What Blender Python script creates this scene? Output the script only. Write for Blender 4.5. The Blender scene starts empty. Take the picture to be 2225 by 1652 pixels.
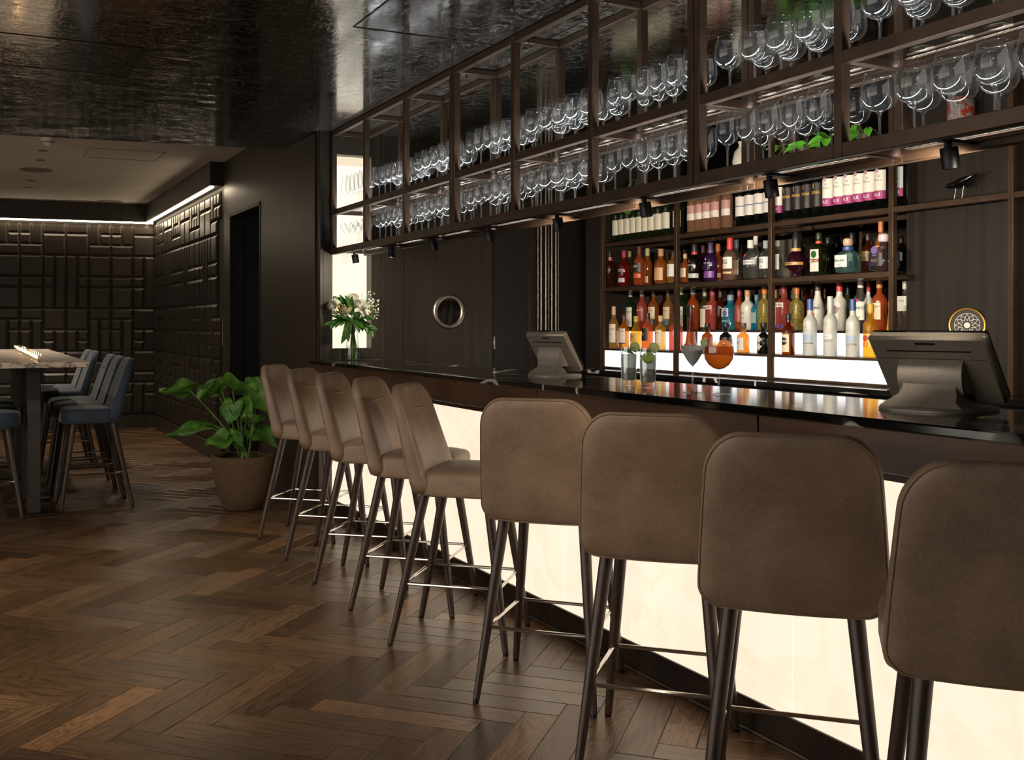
import bpy, bmesh, math, random
from mathutils import Vector, Matrix, noise as mnoise

RND = random.Random(11)
SC = bpy.context.scene
COL = SC.collection
PI = math.pi

# ------------------------------------------------------------------ camera, world, exposure
# World: X runs from the guests' side towards the back bar, Y along the bar, Z up; camera stands above the origin.
FPX, CXP, HYP, CAMH = 2270.0, 1000.0, 705.5, 1.35
YAW = math.radians(25.287)
SN, CS = math.sin(YAW), math.cos(YAW)
cam_d = bpy.data.cameras.new('camera')
cam_d.sensor_fit = 'HORIZONTAL'
cam_d.sensor_width = 36.0
cam_d.lens = FPX * 36.0 / 2225.0
cam_d.shift_x = (1112.5 - CXP) / 2225.0
cam_d.shift_y = -(826.0 - HYP) / 2225.0
cam_d.clip_start = 0.05
cam = bpy.data.objects.new('camera', cam_d)
COL.objects.link(cam)
cam.location = (0, 0, CAMH)
cam.rotation_euler = (PI / 2, 0, -YAW)
SC.camera = cam

w = bpy.data.worlds.new('world')
SC.world = w
w.use_nodes = True
w.node_tree.nodes['Background'].inputs[0].default_value = (1.0, 0.91, 0.81, 1)
w.node_tree.nodes['Background'].inputs[1].default_value = 2.5
SC.view_settings.view_transform = 'Standard'
SC.view_settings.look = 'None'
SC.view_settings.gamma = 1
SC.view_settings.exposure = 0.0
SC.view_settings.use_curve_mapping = False
SC.cycles.use_denoising = True
SC.cycles.max_bounces = 8
SC.cycles.diffuse_bounces = 3
SC.cycles.glossy_bounces = 3
SC.cycles.transmission_bounces = 4
SC.cycles.transparent_max_bounces = 24
SC.cycles.caustics_reflective = False
SC.cycles.caustics_refractive = False
SC.cycles.sample_clamp_indirect = 4.0
SC.cycles.blur_glossy = 0.5

# ------------------------------------------------------------------ pixel helpers (2225 x 1652 frame)
def _xy(xc, z): return (CS * xc + SN * z, -SN * xc + CS * z)
def at_z(px, py, z):
    Z = FPX * (CAMH - z) / (py - HYP)
    X, Y = _xy((px - CXP) / FPX * Z, Z)
    return Vector((X, Y, z))
def at_x(px, py, X):
    r = (px - CXP) / FPX
    Z = X / (CS * r + SN)
    x, y = _xy(r * Z, Z)
    return Vector((x, y, CAMH + (HYP - py) / FPX * Z))
def at_y(px, py, Y):
    r = (px - CXP) / FPX
    Z = Y / (-SN * r + CS)
    x, y = _xy(r * Z, Z)
    return Vector((x, y, CAMH + (HYP - py) / FPX * Z))
def at_depth(px, py, Z):
    x, y = _xy((px - CXP) / FPX * Z, Z)
    return Vector((x, y, CAMH + (HYP - py) / FPX * Z))
def depth(X, Y): return SN * X + CS * Y

# ------------------------------------------------------------------ mesh building
class MB:
    def __init__(s):
        s.v = []; s.f = []
    def add(s, vs, fs):
        n = len(s.v)
        s.v += [tuple(v) for v in vs]
        s.f += [tuple(i + n for i in f) for f in fs]
        return s
    def box(s, x0, y0, z0, x1, y1, z1):
        vs = [(x, y, z) for z in (z0, z1) for y in (y0, y1) for x in (x0, x1)]
        return s.add(vs, [(0, 2, 3, 1), (4, 5, 7, 6), (0, 1, 5, 4), (2, 6, 7, 3), (0, 4, 6, 2), (1, 3, 7, 5)])
    def cbox(s, x0, y0, z0, x1, y1, z1, b=0.003):
        """box with every edge chamfered"""
        cx, cy, cz = (x0 + x1) / 2, (y0 + y1) / 2, (z0 + z1) / 2
        hx, hy, hz = abs(x1 - x0) / 2, abs(y1 - y0) / 2, abs(z1 - z0) / 2
        b = min(b, hx * .49, hy * .49, hz * .49)
        vs = []; idx = {}
        for sx in (-1, 1):
            for sy in (-1, 1):
                for sz in (-1, 1):
                    for a in range(3):
                        p = [sx * (hx - b), sy * (hy - b), sz * (hz - b)]
                        p[a] = (sx * hx, sy * hy, sz * hz)[a]
                        idx[(sx, sy, sz, a)] = len(vs)
                        vs.append((cx + p[0], cy + p[1], cz + p[2]))
        fs = []
        cyc = ((-1, -1), (1, -1), (1, 1), (-1, 1))
        for a in range(3):
            for sgn in (-1, 1):
                q = []
                for u, v in cyc:
                    k = [0, 0, 0]; k[a] = sgn; k[(a + 1) % 3] = u; k[(a + 2) % 3] = v
                    q.append(idx[(k[0], k[1], k[2], a)])
                fs.append(tuple(q if sgn > 0 else q[::-1]))
        for a in range(3):
            o1, o2 = (a + 1) % 3, (a + 2) % 3
            for u in (-1, 1):
                for v in (-1, 1):
                    q = []
                    for w_, ax in ((-1, o1), (1, o1), (1, o2), (-1, o2)):
                        k = [0, 0, 0]; k[a] = w_; k[o1] = u; k[o2] = v
                        q.append(idx[(k[0], k[1], k[2], ax)])
                    fs.append(tuple(q if u * v < 0 else q[::-1]))
        for sx in (-1, 1):
            for sy in (-1, 1):
                for sz in (-1, 1):
                    q = [idx[(sx, sy, sz, a)] for a in range(3)]
                    fs.append(tuple(q if sx * sy * sz > 0 else q[::-1]))
        return s.add(vs, fs)
    def rings(s, rings, cap0=True, cap1=True, closed=True):
        n = len(rings[0]); vs = [p for r in rings for p in r]; fs = []
        for k in range(len(rings) - 1):
            for i in range(n if closed else n - 1):
                j = (i + 1) % n
                fs.append((k * n + i, k * n + j, (k + 1) * n + j, (k + 1) * n + i))
        if cap0: fs.append(tuple(range(n))[::-1])
        if cap1: fs.append(tuple((len(rings) - 1) * n + i for i in range(n)))
        return s.add(vs, fs)
    def lathe(s, prof, seg=24, c=(0, 0, 0), cap0=False, cap1=False, a0=0.0, a1=None):
        """prof: (r, z) or (r, z, p) with p the superellipse power of the section (2 = round)"""
        full = a1 is None
        n = seg if full else seg + 1
        R_ = []
        for q in prof:
            r, z = q[0], q[1]; p = q[2] if len(q) > 2 else 2
            ring = []
            for i in range(n):
                a = a0 + ((2 * PI * i / seg) if full else (a1 - a0) * i / seg)
                ca, sa = math.cos(a), math.sin(a)
                k = 1.0 if p == 2 else 1.0 / (abs(ca) ** p + abs(sa) ** p) ** (1.0 / p)
                ring.append((c[0] + r * k * ca, c[1] + r * k * sa, c[2] + z))
            R_.append(ring)
        return s.rings(R_, cap0, cap1, closed=full)
    def tube(s, pts, r, seg=8, cap=True, closed=False):
        pts = [Vector(p) for p in pts]; n = len(pts)
        rr = r if isinstance(r, (list, tuple)) else [r] * n
        rings = []; up = None
        for i, p in enumerate(pts):
            if closed: t = pts[(i + 1) % n] - pts[i - 1]
            else: t = pts[min(i + 1, n - 1)] - pts[max(i - 1, 0)]
            t.normalize()
            if up is None: up = t.orthogonal().normalized()
            else:
                up = up - t * up.dot(t)
                up = up.normalized() if up.length > 1e-6 else t.orthogonal().normalized()
            sd = t.cross(up)
            rings.append([p + (up * math.cos(2 * PI * k / seg) + sd * math.sin(2 * PI * k / seg)) * rr[i] for k in range(seg)])
        if closed: rings.append(rings[0])
        return s.rings(rings, cap and not closed, cap and not closed)
    def ball(s, c, rx, ry=None, rz=None, seg=12, rows=8):
        ry = rx if ry is None else ry; rz = rx if rz is None else rz
        R_ = []
        for k in range(rows + 1):
            a = -PI / 2 + PI * k / rows
            ca = max(math.cos(a), 1e-3)
            R_.append([(c[0] + rx * ca * math.cos(2 * PI * i / seg), c[1] + ry * ca * math.sin(2 * PI * i / seg), c[2] + rz * math.sin(a)) for i in range(seg)])
        return s.rings(R_, True, True)
    def xf(s, m):
        s.v = [tuple(m @ Vector(v)) for v in s.v]; return s
    def mesh(s, name, mats=None, smooth=True, ang=38):
        me = bpy.data.meshes.new(name)
        me.from_pydata(s.v, [], s.f)
        if smooth:
            me.shade_smooth()
            me.set_sharp_from_angle(angle=math.radians(ang))
        for m in (mats if isinstance(mats, (list, tuple)) else [mats]):
            if m is not None: me.materials.append(m)
        return me

def place(name, me, parent=None, loc=(0, 0, 0), rot=(0, 0, 0), scale=None):
    o = bpy.data.objects.new(name, me)
    COL.objects.link(o)
    o.location = loc; o.rotation_euler = rot
    if scale is not None: o.scale = scale if isinstance(scale, (tuple, list)) else (scale,) * 3
    if parent is not None: o.parent = parent
    return o
def obj(name, mb, mat, parent=None, loc=(0, 0, 0), rot=(0, 0, 0), smooth=True, ang=38):
    return place(name, mb.mesh(name, mat, smooth, ang), parent, loc, rot)
def tag(o, label=None, cat=None, group=None, kind=None):
    if label: o['label'] = label
    if cat: o['category'] = cat
    if group: o['group'] = group
    if kind: o['kind'] = kind
    return o
def thing(name, label, cat, loc=(0, 0, 0), rz=0.0, group=None):
    o = bpy.data.objects.new(name, None)
    o.empty_display_size = 0.1
    COL.objects.link(o)
    o.location = loc; o.rotation_euler = (0, 0, rz)
    return tag(o, label, cat, group)
def copy_tree(o, parent=None):
    c = o.copy(); COL.objects.link(c); c.parent = parent
    for ch in list(o.children): copy_tree(ch, c)
    return c
def dup(root, loc, rz, label, group=None):
    c = copy_tree(root)
    c.location = loc; c.rotation_euler = (0, 0, rz)
    return tag(c, label, None, group)

# ------------------------------------------------------------------ materials
def lin(r, g, b):
    f = lambda u: (u / 255 / 12.92) if u / 255 <= 0.04045 else ((u / 255 + 0.055) / 1.055) ** 2.4
    return (f(r), f(g), f(b), 1)
class N:
    """tiny node helper"""
    def __init__(s, name):
        s.m = bpy.data.materials.new(name); s.m.use_nodes = True
        s.t = s.m.node_tree; s.t.nodes.clear()
        s.out = s.t.nodes.new('ShaderNodeOutputMaterial')
    def n(s, kind, **kw):
        nd = s.t.nodes.new('ShaderNode' + kind)
        for k, v in kw.items():
            if k in nd.inputs.keys(): s.set(nd.inputs[k], v)
            elif k.startswith('i') and k[1:].isdigit(): s.set(nd.inputs[int(k[1:])], v)
            else: setattr(nd, k, v)
        return nd
    def set(s, inp, v):
        if hasattr(v, 'is_output') or isinstance(v, bpy.types.NodeSocket): s.t.links.new(v, inp)
        else: inp.default_value = v
    def surf(s, sock):
        s.t.links.new(sock, s.out.inputs['Surface']); return s.m
    def ramp(s, fac, stops, interp='LINEAR'):
        r = s.t.nodes.new('ShaderNodeValToRGB'); s.t.links.new(fac, r.inputs[0])
        r.color_ramp.interpolation = interp
        e = r.color_ramp.elements
        while len(e) < len(stops): e.new(0.5)
        for k, (p, c) in enumerate(stops):
            e[k].position = p; e[k].color = c if len(c) == 4 else (*c, 1)
        return r.outputs[0]
    def math(s, op, a, b=None, clamp=False):
        m = s.t.nodes.new('ShaderNodeMath'); m.operation = op; m.use_clamp = clamp
        s.set(m.inputs[0], a)
        if b is not None: s.set(m.inputs[1], b)
        return m.outputs[0]
    def coords(s, kind='Object', scale=(1, 1, 1), rot=(0, 0, 0)):
        tc = s.t.nodes.new('ShaderNodeTexCoord'); mp = s.t.nodes.new('ShaderNodeMapping')
        s.t.links.new(tc.outputs[kind], mp.inputs[0])
        mp.inputs['Scale'].default_value = scale; mp.inputs['Rotation'].default_value = rot
        return mp.outputs[0]
    def noise(s, vec, scale=5, detail=4, rough=.55, dist=0):
        nd = s.t.nodes.new('ShaderNodeTexNoise')
        s.t.links.new(vec, nd.inputs['Vector'])
        nd.inputs['Scale'].default_value = scale; nd.inputs['Detail'].default_value = detail
        nd.inputs['Roughness'].default_value = rough; nd.inputs['Distortion'].default_value = dist
        return nd.outputs['Fac']
    def bump(s, h, strength=.3, distance=.01):
        b = s.t.nodes.new('ShaderNodeBump'); s.t.links.new(h, b.inputs['Height'])
        b.inputs['Strength'].default_value = strength; b.inputs['Distance'].default_value = distance
        return b.outputs[0]
    def bsdf(s, col, rough=.5, metal=0, normal=None, **kw):
        p = s.t.nodes.new('ShaderNodeBsdfPrincipled')
        s.set(p.inputs['Base Color'], col); s.set(p.inputs['Roughness'], rough); s.set(p.inputs['Metallic'], metal)
        if normal is not None: s.t.links.new(normal, p.inputs['Normal'])
        for k, v in kw.items(): s.set(p.inputs[k.replace('_', ' ')], v)
        return p.outputs[0]
_MC = {}
def plain(name, rgb, rough=.5, metal=0, **kw):
    key = ('plain', name)
    if key not in _MC:
        n = N(name); _MC[key] = n.surf(n.bsdf(lin(*rgb), rough, metal, **kw))
    return _MC[key]
def speckle(name, a, b, scale, rough=.5, metal=0, bump=.2, bscale=None, stretch=(1, 1, 1), dist=.003, lo=.35, hi=.65, **kw):
    """two-tone noise colour with fine relief"""
    n = N(name); v = n.coords('Object', stretch)
    f = n.noise(v, scale, 5)
    c = n.ramp(f, [(lo, lin(*a)), (hi, lin(*b))])
    h = n.noise(v, bscale or scale * 6, 3)
    return n.surf(n.bsdf(c, rough, metal, n.bump(h, bump, dist), **kw))
def emit(name, rgb, strength):
    n = N(name); e = n.n('Emission', Color=lin(*rgb), Strength=strength); return n.surf(e.outputs[0])
def thin_glass(name, tint=(1, 1, 1), edge=.85, power=3.0, base=.05, rough=.03, body=None, body_fac=0.0, frost=0.0):
    """thin-walled glass: clear at normal incidence, mirror-like towards the rim, optionally a coloured filling"""
    n = N(name)
    lw = n.n('LayerWeight', Blend=.5)
    fac = n.math('ADD', n.math('MULTIPLY', n.math('POWER', lw.outputs['Facing'], power), edge), base, True)
    tr = n.n('BsdfTransparent', Color=(*tint, 1)).outputs[0]
    if body is not None:
        d = n.n('BsdfDiffuse', Color=body).outputs[0]
        tl = n.n('BsdfTranslucent', Color=body).outputs[0]
        dd = n.n('MixShader', i0=.5, i1=d, i2=tl).outputs[0]
        tr = n.n('MixShader', i0=body_fac, i1=tr, i2=dd).outputs[0]
    gl = n.n('BsdfGlossy', Color=(1, 1, 1, 1), Roughness=rough).outputs[0]
    return n.surf(n.n('MixShader', i0=fac, i1=tr, i2=gl).outputs[0])
def wood_dark(name, a, b, axis=2, rough=.42, scale=26, **kw):
    n = N(name); st = [scale, scale, scale]; st[axis] = .9
    v = n.coords('Object', tuple(st))
    f = n.noise(v, 1.0, 5, .6)
    c = n.ramp(f, [(.32, lin(*a)), (.7, lin(*b))])
    return n.surf(n.bsdf(c, rough, 0, n.bump(f, .12, .004), **kw))

M = {}
M['bronze'] = speckle('bronze_metal', (70, 54, 42), (84, 66, 52), 9, .42, .55, .05)
M['bronze_dark'] = speckle('bronze_dark', (44, 34, 28), (56, 44, 36), 6, .4, .4, .05)
M['wood_v'] = wood_dark('wood_vertical', (38, 32, 25), (57, 48, 38), 2)
M['wood_bar'] = wood_dark('wood_bar', (27, 23, 20), (42, 35, 30), 2)
M['wood_h'] = wood_dark('wood_apron', (76, 52, 35), (98, 69, 47), 1, .38)
M['black_wood'] = wood_dark('black_wood', (16, 14, 13), (26, 23, 20), 2, .5)
M['panel'] = speckle('panel_lacquer', (44, 38, 31), (54, 46, 38), 3, .33, .15, .06, 30)
M['backing'] = plain('panel_backing', (28, 24, 20), .6)
M['plaster'] = speckle('ceiling_plaster', (206, 198, 186), (214, 206, 194), 2, .8, 0, .03)
M['chrome'] = plain('chrome', (205, 200, 192), .12, 1)
M['steel'] = plain('brushed_steel', (168, 160, 146), .3, 1)
M['black'] = plain('black_metal', (14, 14, 15), .45, .3)
M['black_gloss'] = plain('black_gloss', (10, 10, 11), .12)
M['white_paper'] = plain('white_paper', (232, 228, 218), .6)
M['cream_paper'] = plain('cream_paper', (214, 200, 170), .6)
M['ink'] = plain('ink', (26, 22, 20), .6)
M['gold'] = plain('gold_foil', (190, 140, 62), .3, .9)
M['leaf'] = speckle('leaf', (36, 74, 22), (62, 108, 34), 14, .42, 0, .3, 40)
M['leaf_bright'] = speckle('leaf_bright', (70, 150, 34), (110, 190, 60), 10, .4, 0, .2, 30)
M['stem'] = plain('plant_stem', (88, 124, 52), .5)
M['glass'] = thin_glass('clear_glass', (.97, .975, .975), .95, 3.0, .04, .015, (.9, .92, .95, 1), .012)
M['glass_shelf'] = thin_glass('shelf_glass', (.94, .97, .955), .30, 4, .025)
M['water'] = thin_glass('water', (.86, .92, .84), .5, 4, .03)
M['leg_wood'] = wood_dark('stool_leg_wood', (46, 34, 27), (72, 54, 42), 2, .4, 60)

def leather(name, a, b, rough, sheen=0.0):
    n = N(name); v = n.coords('Object')
    f = n.math('ADD', n.math('MULTIPLY', n.noise(v, 5.5, 6, .65, .6), .6), n.math('MULTIPLY', n.noise(v, 150, 3, .7), .4))
    c = n.ramp(f, [(.38, lin(*a)), (.62, lin(*b))])
    h = n.math('ADD', n.noise(v, 240, 2), n.math('MULTIPLY', n.noise(v, 40, 4), .35))
    return n.surf(n.bsdf(c, rough, 0, n.bump(h, .22, .0022), Sheen_Weight=sheen, Sheen_Roughness=.4))
M['leather'] = leather('taupe_leather', (122, 100, 82), (156, 132, 109), .46, .05)
M['velvet'] = leather('blue_velvet', (28, 41, 56), (42, 57, 74), .75, .35)

def stone_black():
    n = N('black_marble'); v = n.coords('Object')
    f = n.noise(v, 1.15, 1.6, .5, .7)
    d = n.math('ABSOLUTE', n.math('SUBTRACT', f, .5))
    vein = n.ramp(d, [(0.0, (1, 1, 1)), (.006, (.8, .8, .8)), (.011, (0, 0, 0))])
    g = n.noise(v, .9, 2)
    gate = n.ramp(g, [(.40, (0, 0, 0)), (.47, (1, 1, 1))])
    k = n.math('MULTIPLY', vein, gate)
    cl = n.ramp(n.noise(v, 4, 5), [(.35, lin(12, 12, 13)), (.75, lin(30, 29, 28))])
    mx = n.n('Mix', data_type='RGBA'); n.set(mx.inputs[0], k); n.set(mx.inputs[6], cl); n.set(mx.inputs[7], lin(205, 200, 190))
    return n.surf(n.bsdf(mx.outputs[2], .09, 0))
M['marble_black'] = stone_black()
def stone_white():
    n = N('white_marble'); v = n.coords('Object')
    f = n.noise(v, 3.0, 4, .6, 2.0)
    d = n.math('ABSOLUTE', n.math('SUBTRACT', f, .5))
    c = n.ramp(d, [(0.0, lin(60, 52, 48)), (.02, lin(176, 164, 150)), (.06, lin(198, 186, 170))])
    return n.surf(n.bsdf(c, .35, 0))
M['marble_white'] = stone_white()
def onyx(name, a, b, strength, ribs=0.0):
    """backlit stone or ribbed acrylic: gives off light"""
    n = N(name); v = n.coords('Object')
    f = n.noise(v, 1.7, 5, .6, 1.2)
    d = n.math('ABSOLUTE', n.math('SUBTRACT', f, .5))
    c = n.ramp(d, [(0.0, lin(*a)), (.05, lin(*b))])
    e = n.n('Emission', Color=c, Strength=strength)
    nrm = None
    if ribs:
        wv = n.n('TexWave', Vector=v, Scale=ribs, bands_direction='Y'); nrm = n.bump(wv.outputs['Fac'], .3, .002)
    g = n.bsdf((.4, .38, .34, 1), .18, 0, nrm)
    ad = n.n('AddShader', i0=e.outputs[0], i1=g)
    return n.surf(ad.outputs[0])
M['onyx'] = onyx('backlit_onyx', (248, 228, 200), (253, 235, 209), 1.03)
M['onyx_niche'] = onyx('backlit_niche', (254, 240, 216), (255, 245, 224), .97)
M['riser_light'] = onyx('backlit_ribbed_acrylic', (246, 246, 250), (252, 250, 250), 1.5, 60)
M['led_warm'] = emit('led_warm', (255, 234, 200), 20)
M['led_cool'] = emit('led_cool', (246, 244, 250), 260)
M['led_back'] = emit('led_back', (246, 244, 250), 90)
M['lamp_lens'] = emit('lamp_lens', (255, 232, 200), 6)
M['flame'] = emit('flame', (255, 196, 130), 60)

def lacquer():
    """dark polished plaster: overlapping trowel strokes under a high gloss"""
    n = N('trowelled_lacquer'); v = n.coords('Object', (1, 1, 1))
    v2 = n.coords('Object', (1.6, 4.2, 1), (0, 0, .45)); v3 = n.coords('Object', (3.6, 1.5, 1), (0, 0, -.3))
    a = n.noise(v2, 2.4, 5, .6, 2.4); b = n.noise(v3, 3.4, 5, .6, 2.6)
    def ridge(f, k): return n.ramp(n.math('ABSOLUTE', n.math('SUBTRACT', n.math('FRACT', n.math('MULTIPLY', f, k)), .5)), [(0.0, (1, 1, 1)), (.10, (0, 0, 0))])
    st = n.math('MAXIMUM', ridge(a, 5.0), ridge(b, 4.0))
    cl = n.ramp(n.math('ADD', n.math('MULTIPLY', a, .5), n.math('MULTIPLY', b, .5)), [(.36, lin(18, 17, 16)), (.5, lin(32, 30, 28)), (.64, lin(52, 48, 45))])
    mx = n.n('Mix', data_type='RGBA'); n.set(mx.inputs[0], n.math('MULTIPLY', st, .7)); n.set(mx.inputs[6], cl); n.set(mx.inputs[7], lin(176, 166, 154))  # stroke ridges painted lighter for the glints they catch
    h = n.math('ADD', n.math('MULTIPLY', n.math('ADD', a, b), .5), n.math('MULTIPLY', st, .10))
    nr = n.bump(h, .3, .0022)
    d = n.bsdf(mx.outputs[2], n.math('ADD', n.math('MULTIPLY', b, .10), .08), 0, nr, Specular_IOR_Level=.8, IOR=1.8)
    g = n.n('BsdfGlossy', Color=(.76, .77, .78, 1), Roughness=.06, Normal=nr).outputs[0]
    return n.surf(n.n('MixShader', i0=.36, i1=d, i2=g).outputs[0])
M['lacquer'] = lacquer()
def oak_floor():
    n = N('oak_plank')
    uv = n.n('UVMap'); uv.uv_map = 'grain'
    at = n.n('Attribute', attribute_name='tone')
    mp = n.n('Mapping'); n.t.links.new(uv.outputs[0], mp.inputs[0]); mp.inputs['Scale'].default_value = (1, 1, 1)
    def m2(sc):
        q = n.n('Mapping'); n.t.links.new(uv.outputs[0], q.inputs[0]); q.inputs['Scale'].default_value = sc; return q.outputs[0]
    base = n.ramp(at.outputs['Fac'], [(0.0, lin(72, 53, 36)), (.5, lin(98, 74, 51)), (.85, lin(120, 93, 66)), (1.0, lin(132, 97, 66))])
    fib = n.noise(m2((3, 60, 1)), 2.0, 5, .7)
    cath = n.noise(m2((1.3, 8, 1)), 1.2, 2, .5, .5)
    ring = n.math('FRACT', n.math('MULTIPLY', cath, 16))
    ringl = n.ramp(ring, [(0.0, (.35, .35, .35)), (.3, (1, 1, 1)), (.8, (1.1, 1.1, 1.1)), (1.0, (.6, .6, .6))])
    fibl = n.ramp(fib, [(.33, (.45, .45, .45)), (.55, (1.1, 1.1, 1.1))])
    mul = n.n('Mix', data_type='RGBA', blend_type='MULTIPLY'); n.set(mul.inputs[0], 1.0); n.set(mul.inputs[6], base); n.set(mul.inputs[7], fibl)
    mul2 = n.n('Mix', data_type='RGBA', blend_type='MULTIPLY'); n.set(mul2.inputs[0], .8); n.set(mul2.inputs[6], mul.outputs[2]); n.set(mul2.inputs[7], ringl)
    hh = n.math('ADD', n.math('MULTIPLY', fib, .6), n.math('MULTIPLY', ringl, .4))
    rg = n.math('ADD', n.math('MULTIPLY', fib, .16), .24)
    tg = n.n('Tangent', direction_type='UV_MAP'); tg.uv_map = 'grain'
    return n.surf(n.bsdf(mul2.outputs[2], rg, 0, n.bump(hh, .25, .002), Specular_IOR_Level=.55, Anisotropic=.6, Tangent=tg.outputs[0]))
M['oak'] = oak_floor()
# ------------------------------------------------------------------ key dimensions (metres)
ZC = 2.72            # lacquer ceiling over the bar
YW = 7.10            # far wall behind the end of the bar
XW = 2.25            # side wall of the lounge
XR0, XR1 = 2.335, 2.615   # hanging rack, front and back
XB = 4.20            # front of the back-bar shelving
XBK = 4.56           # its back
BAR_F, BAR_B = 2.18, 2.76

def struct(name, mb, mat, parent=None, **kw):
    o = obj(name, mb, mat, parent, **kw)
    if parent is None: o['kind'] = 'structure'
    return o

# ------------------------------------------------------------------ floor: herringbone oak
PW, PN = 0.12, 5
PL = PW * PN
E1 = Vector((math.cos(-PI / 4), math.sin(-PI / 4))); E2 = Vector((math.cos(PI / 4), math.sin(PI / 4)))
P0 = Vector((0.658, 4.470)) + E2 * (PW * (2 * PN - 1))
floor = struct('floor', MB().box(-6, -2, -.06, 5.2, 16, -.012), plain('subfloor', (20, 14, 10), .8))
planks = []
for x in range(-110, 130):
    for y in range(-110, 130):
        for kind in (0, 1):
            if kind == 0:
                if (x - y) % (2 * PN): continue
                a = (x, y); ln = (PN, 1)
            else:
                if (y - x + 2 * PN - 1) % (2 * PN): continue
                a = (x, y); ln = (1, PN)
            c = P0 + E1 * (PW * (a[0] + ln[0] / 2)) + E2 * (PW * (a[1] + ln[1] / 2))
            if not (-3.4 < c.x < 2.8 and .5 < c.y < 14.6): continue
            if c.x > 2.55 and not (8.5 < c.y < 10.1): continue
            if depth(c.x, c.y) < .9: continue
            xc = CS * c.x - SN * c.y
            px = CXP + FPX * xc / depth(c.x, c.y)
            if px < -900 or px > 3200: continue
            planks.append((kind, a, c, px, depth(c.x, c.y)))
def plank_geo(kind, a, tone, ou, ov):
    """chamfered plank: vertices, faces, uv per loop"""
    g, b = .0007, .0022
    w, l = (PL, PW) if kind == 0 else (PW, PL)
    vs, uvs = [], []
    def pt(u, v, z):
        q = P0 + E1 * (PW * a[0] + u) + E2 * (PW * a[1] + v)
        vs.append((q.x, q.y, z))
        uvs.append((u + ou, v + ov) if kind == 0 else (v + ou, u + ov))
    for (i, z) in ((g, -.012), (g, -b * .6), (g + b, 0.0)):
        for (u, v) in ((i, i), (w - i, i), (w - i, l - i), (i, l - i)): pt(u, v, z)
    fs = [(8, 9, 10, 11)]
    for k in (0, 1):
        for i in range(4):
            j = (i + 1) % 4
            fs.append((k * 4 + i, k * 4 + j, k * 4 + 4 + j, k * 4 + 4 + i))
    return vs, fs, uvs
def plank_mesh(name, items):
    V, F, U, T = [], [], [], []
    for kind, a, tone in items:
        vs, fs, uvs = plank_geo(kind, a, tone, RND.uniform(0, 50), RND.uniform(0, 50))
        n = len(V); V += vs; F += [tuple(i + n for i in f) for f in fs]; U += uvs; T += [tone] * len(vs)
    me = bpy.data.meshes.new(name); me.from_pydata(V, [], F)
    uvl = me.uv_layers.new(name='grain')
    for lp in me.loops: uvl.data[lp.index].uv = U[lp.vertex_index]
    at = me.attributes.new('tone', 'FLOAT', 'POINT')
    at.data.foreach_set('value', T)
    me.materials.append(M['oak'])
    return me
def tone(): 
    t = min(max(RND.gauss(.45, .2), 0), .8)
    return .97 if RND.random() < .06 else t
inview = lambda p: -60 < p[3] < 2300 and p[4] > 1.9
planks.sort(key=lambda p: (not inview(p), p[4]))
near, rest = planks[:300], planks[300:]
for kind, a, c, px, z in near:
    place('plank', plank_mesh('plank', [(kind, a, tone())]), floor)
o = place('far_planks', plank_mesh('far_planks', [(k, a, tone()) for k, a, *_ in rest]), floor)
o['kind'] = 'stuff'

# ------------------------------------------------------------------ ceilings
def prism(mb, poly, z0, z1):
    n = len(poly)
    return mb.add([(x, y, z0) for x, y in poly] + [(x, y, z1) for x, y in poly],
                  [tuple(range(n))[::-1], tuple(range(n, 2 * n))] + [(i, (i + 1) % n, (i + 1) % n + n, i + n) for i in range(n)])
ceil_edge = lambda x: 7.99 - (x - 2.25) * .117
ceiling = struct('ceiling', prism(MB(), [(-6, -2), (4.75, -2), (4.75, YW + .06), (XW, YW + .06), (XW, ceil_edge(XW)), (-6, ceil_edge(-6))], ZC, ZC + .26), M['lacquer'], smooth=False)
# access hatches let into the lacquer, with a fine open joint round each
hA = at_z(315, 105, ZC); hB = at_z(265, 165, ZC); hC = at_z(770, 58, ZC)
for (cx_, cy_, w_, l_) in ((hA.x - .55, (hA.y + hB.y) / 2, 1.1, abs(hB.y - hA.y)), (hC.x + .45, hC.y - .45, .9, .9)):
    m = MB()
    g = .006
    for (x0, y0, x1, y1) in ((-w_/2 - g, -l_/2 - g, w_/2 + g, -l_/2), (-w_/2 - g, l_/2, w_/2 + g, l_/2 + g), (-w_/2 - g, -l_/2, -w_/2, l_/2), (w_/2, -l_/2, w_/2 + g, l_/2)):
        m.box(x0, y0, -.0025, x1, y1, .002)
    obj('access_hatch', m, M['black'], ceiling, (cx_, cy_, ZC), smooth=False)
ceil2 = struct('ceiling_lounge', prism(MB(), [(-6, ceil_edge(-6) - .1), (XW + .2, ceil_edge(XW) - .1), (XW + .2, 14.5), (-6, 15.6)], 2.92, 2.99), M['plaster'], smooth=False)
for i, (a, b) in enumerate(((( 600, 320), (575, 339)), )):
    pass
m = MB(); q0 = at_z(195, 321, 2.92); q1 = at_z(360, 331, 2.92); q2 = at_z(335, 350, 2.92); q3 = at_z(181, 341, 2.92)
for a, b in ((q0, q1), (q1, q2), (q2, q3), (q3, q0)): m.tube([a, b], .004, 4)
obj('hatch_joint', m, plain('joint_grey', (120, 112, 102), .8), ceil2)

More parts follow.
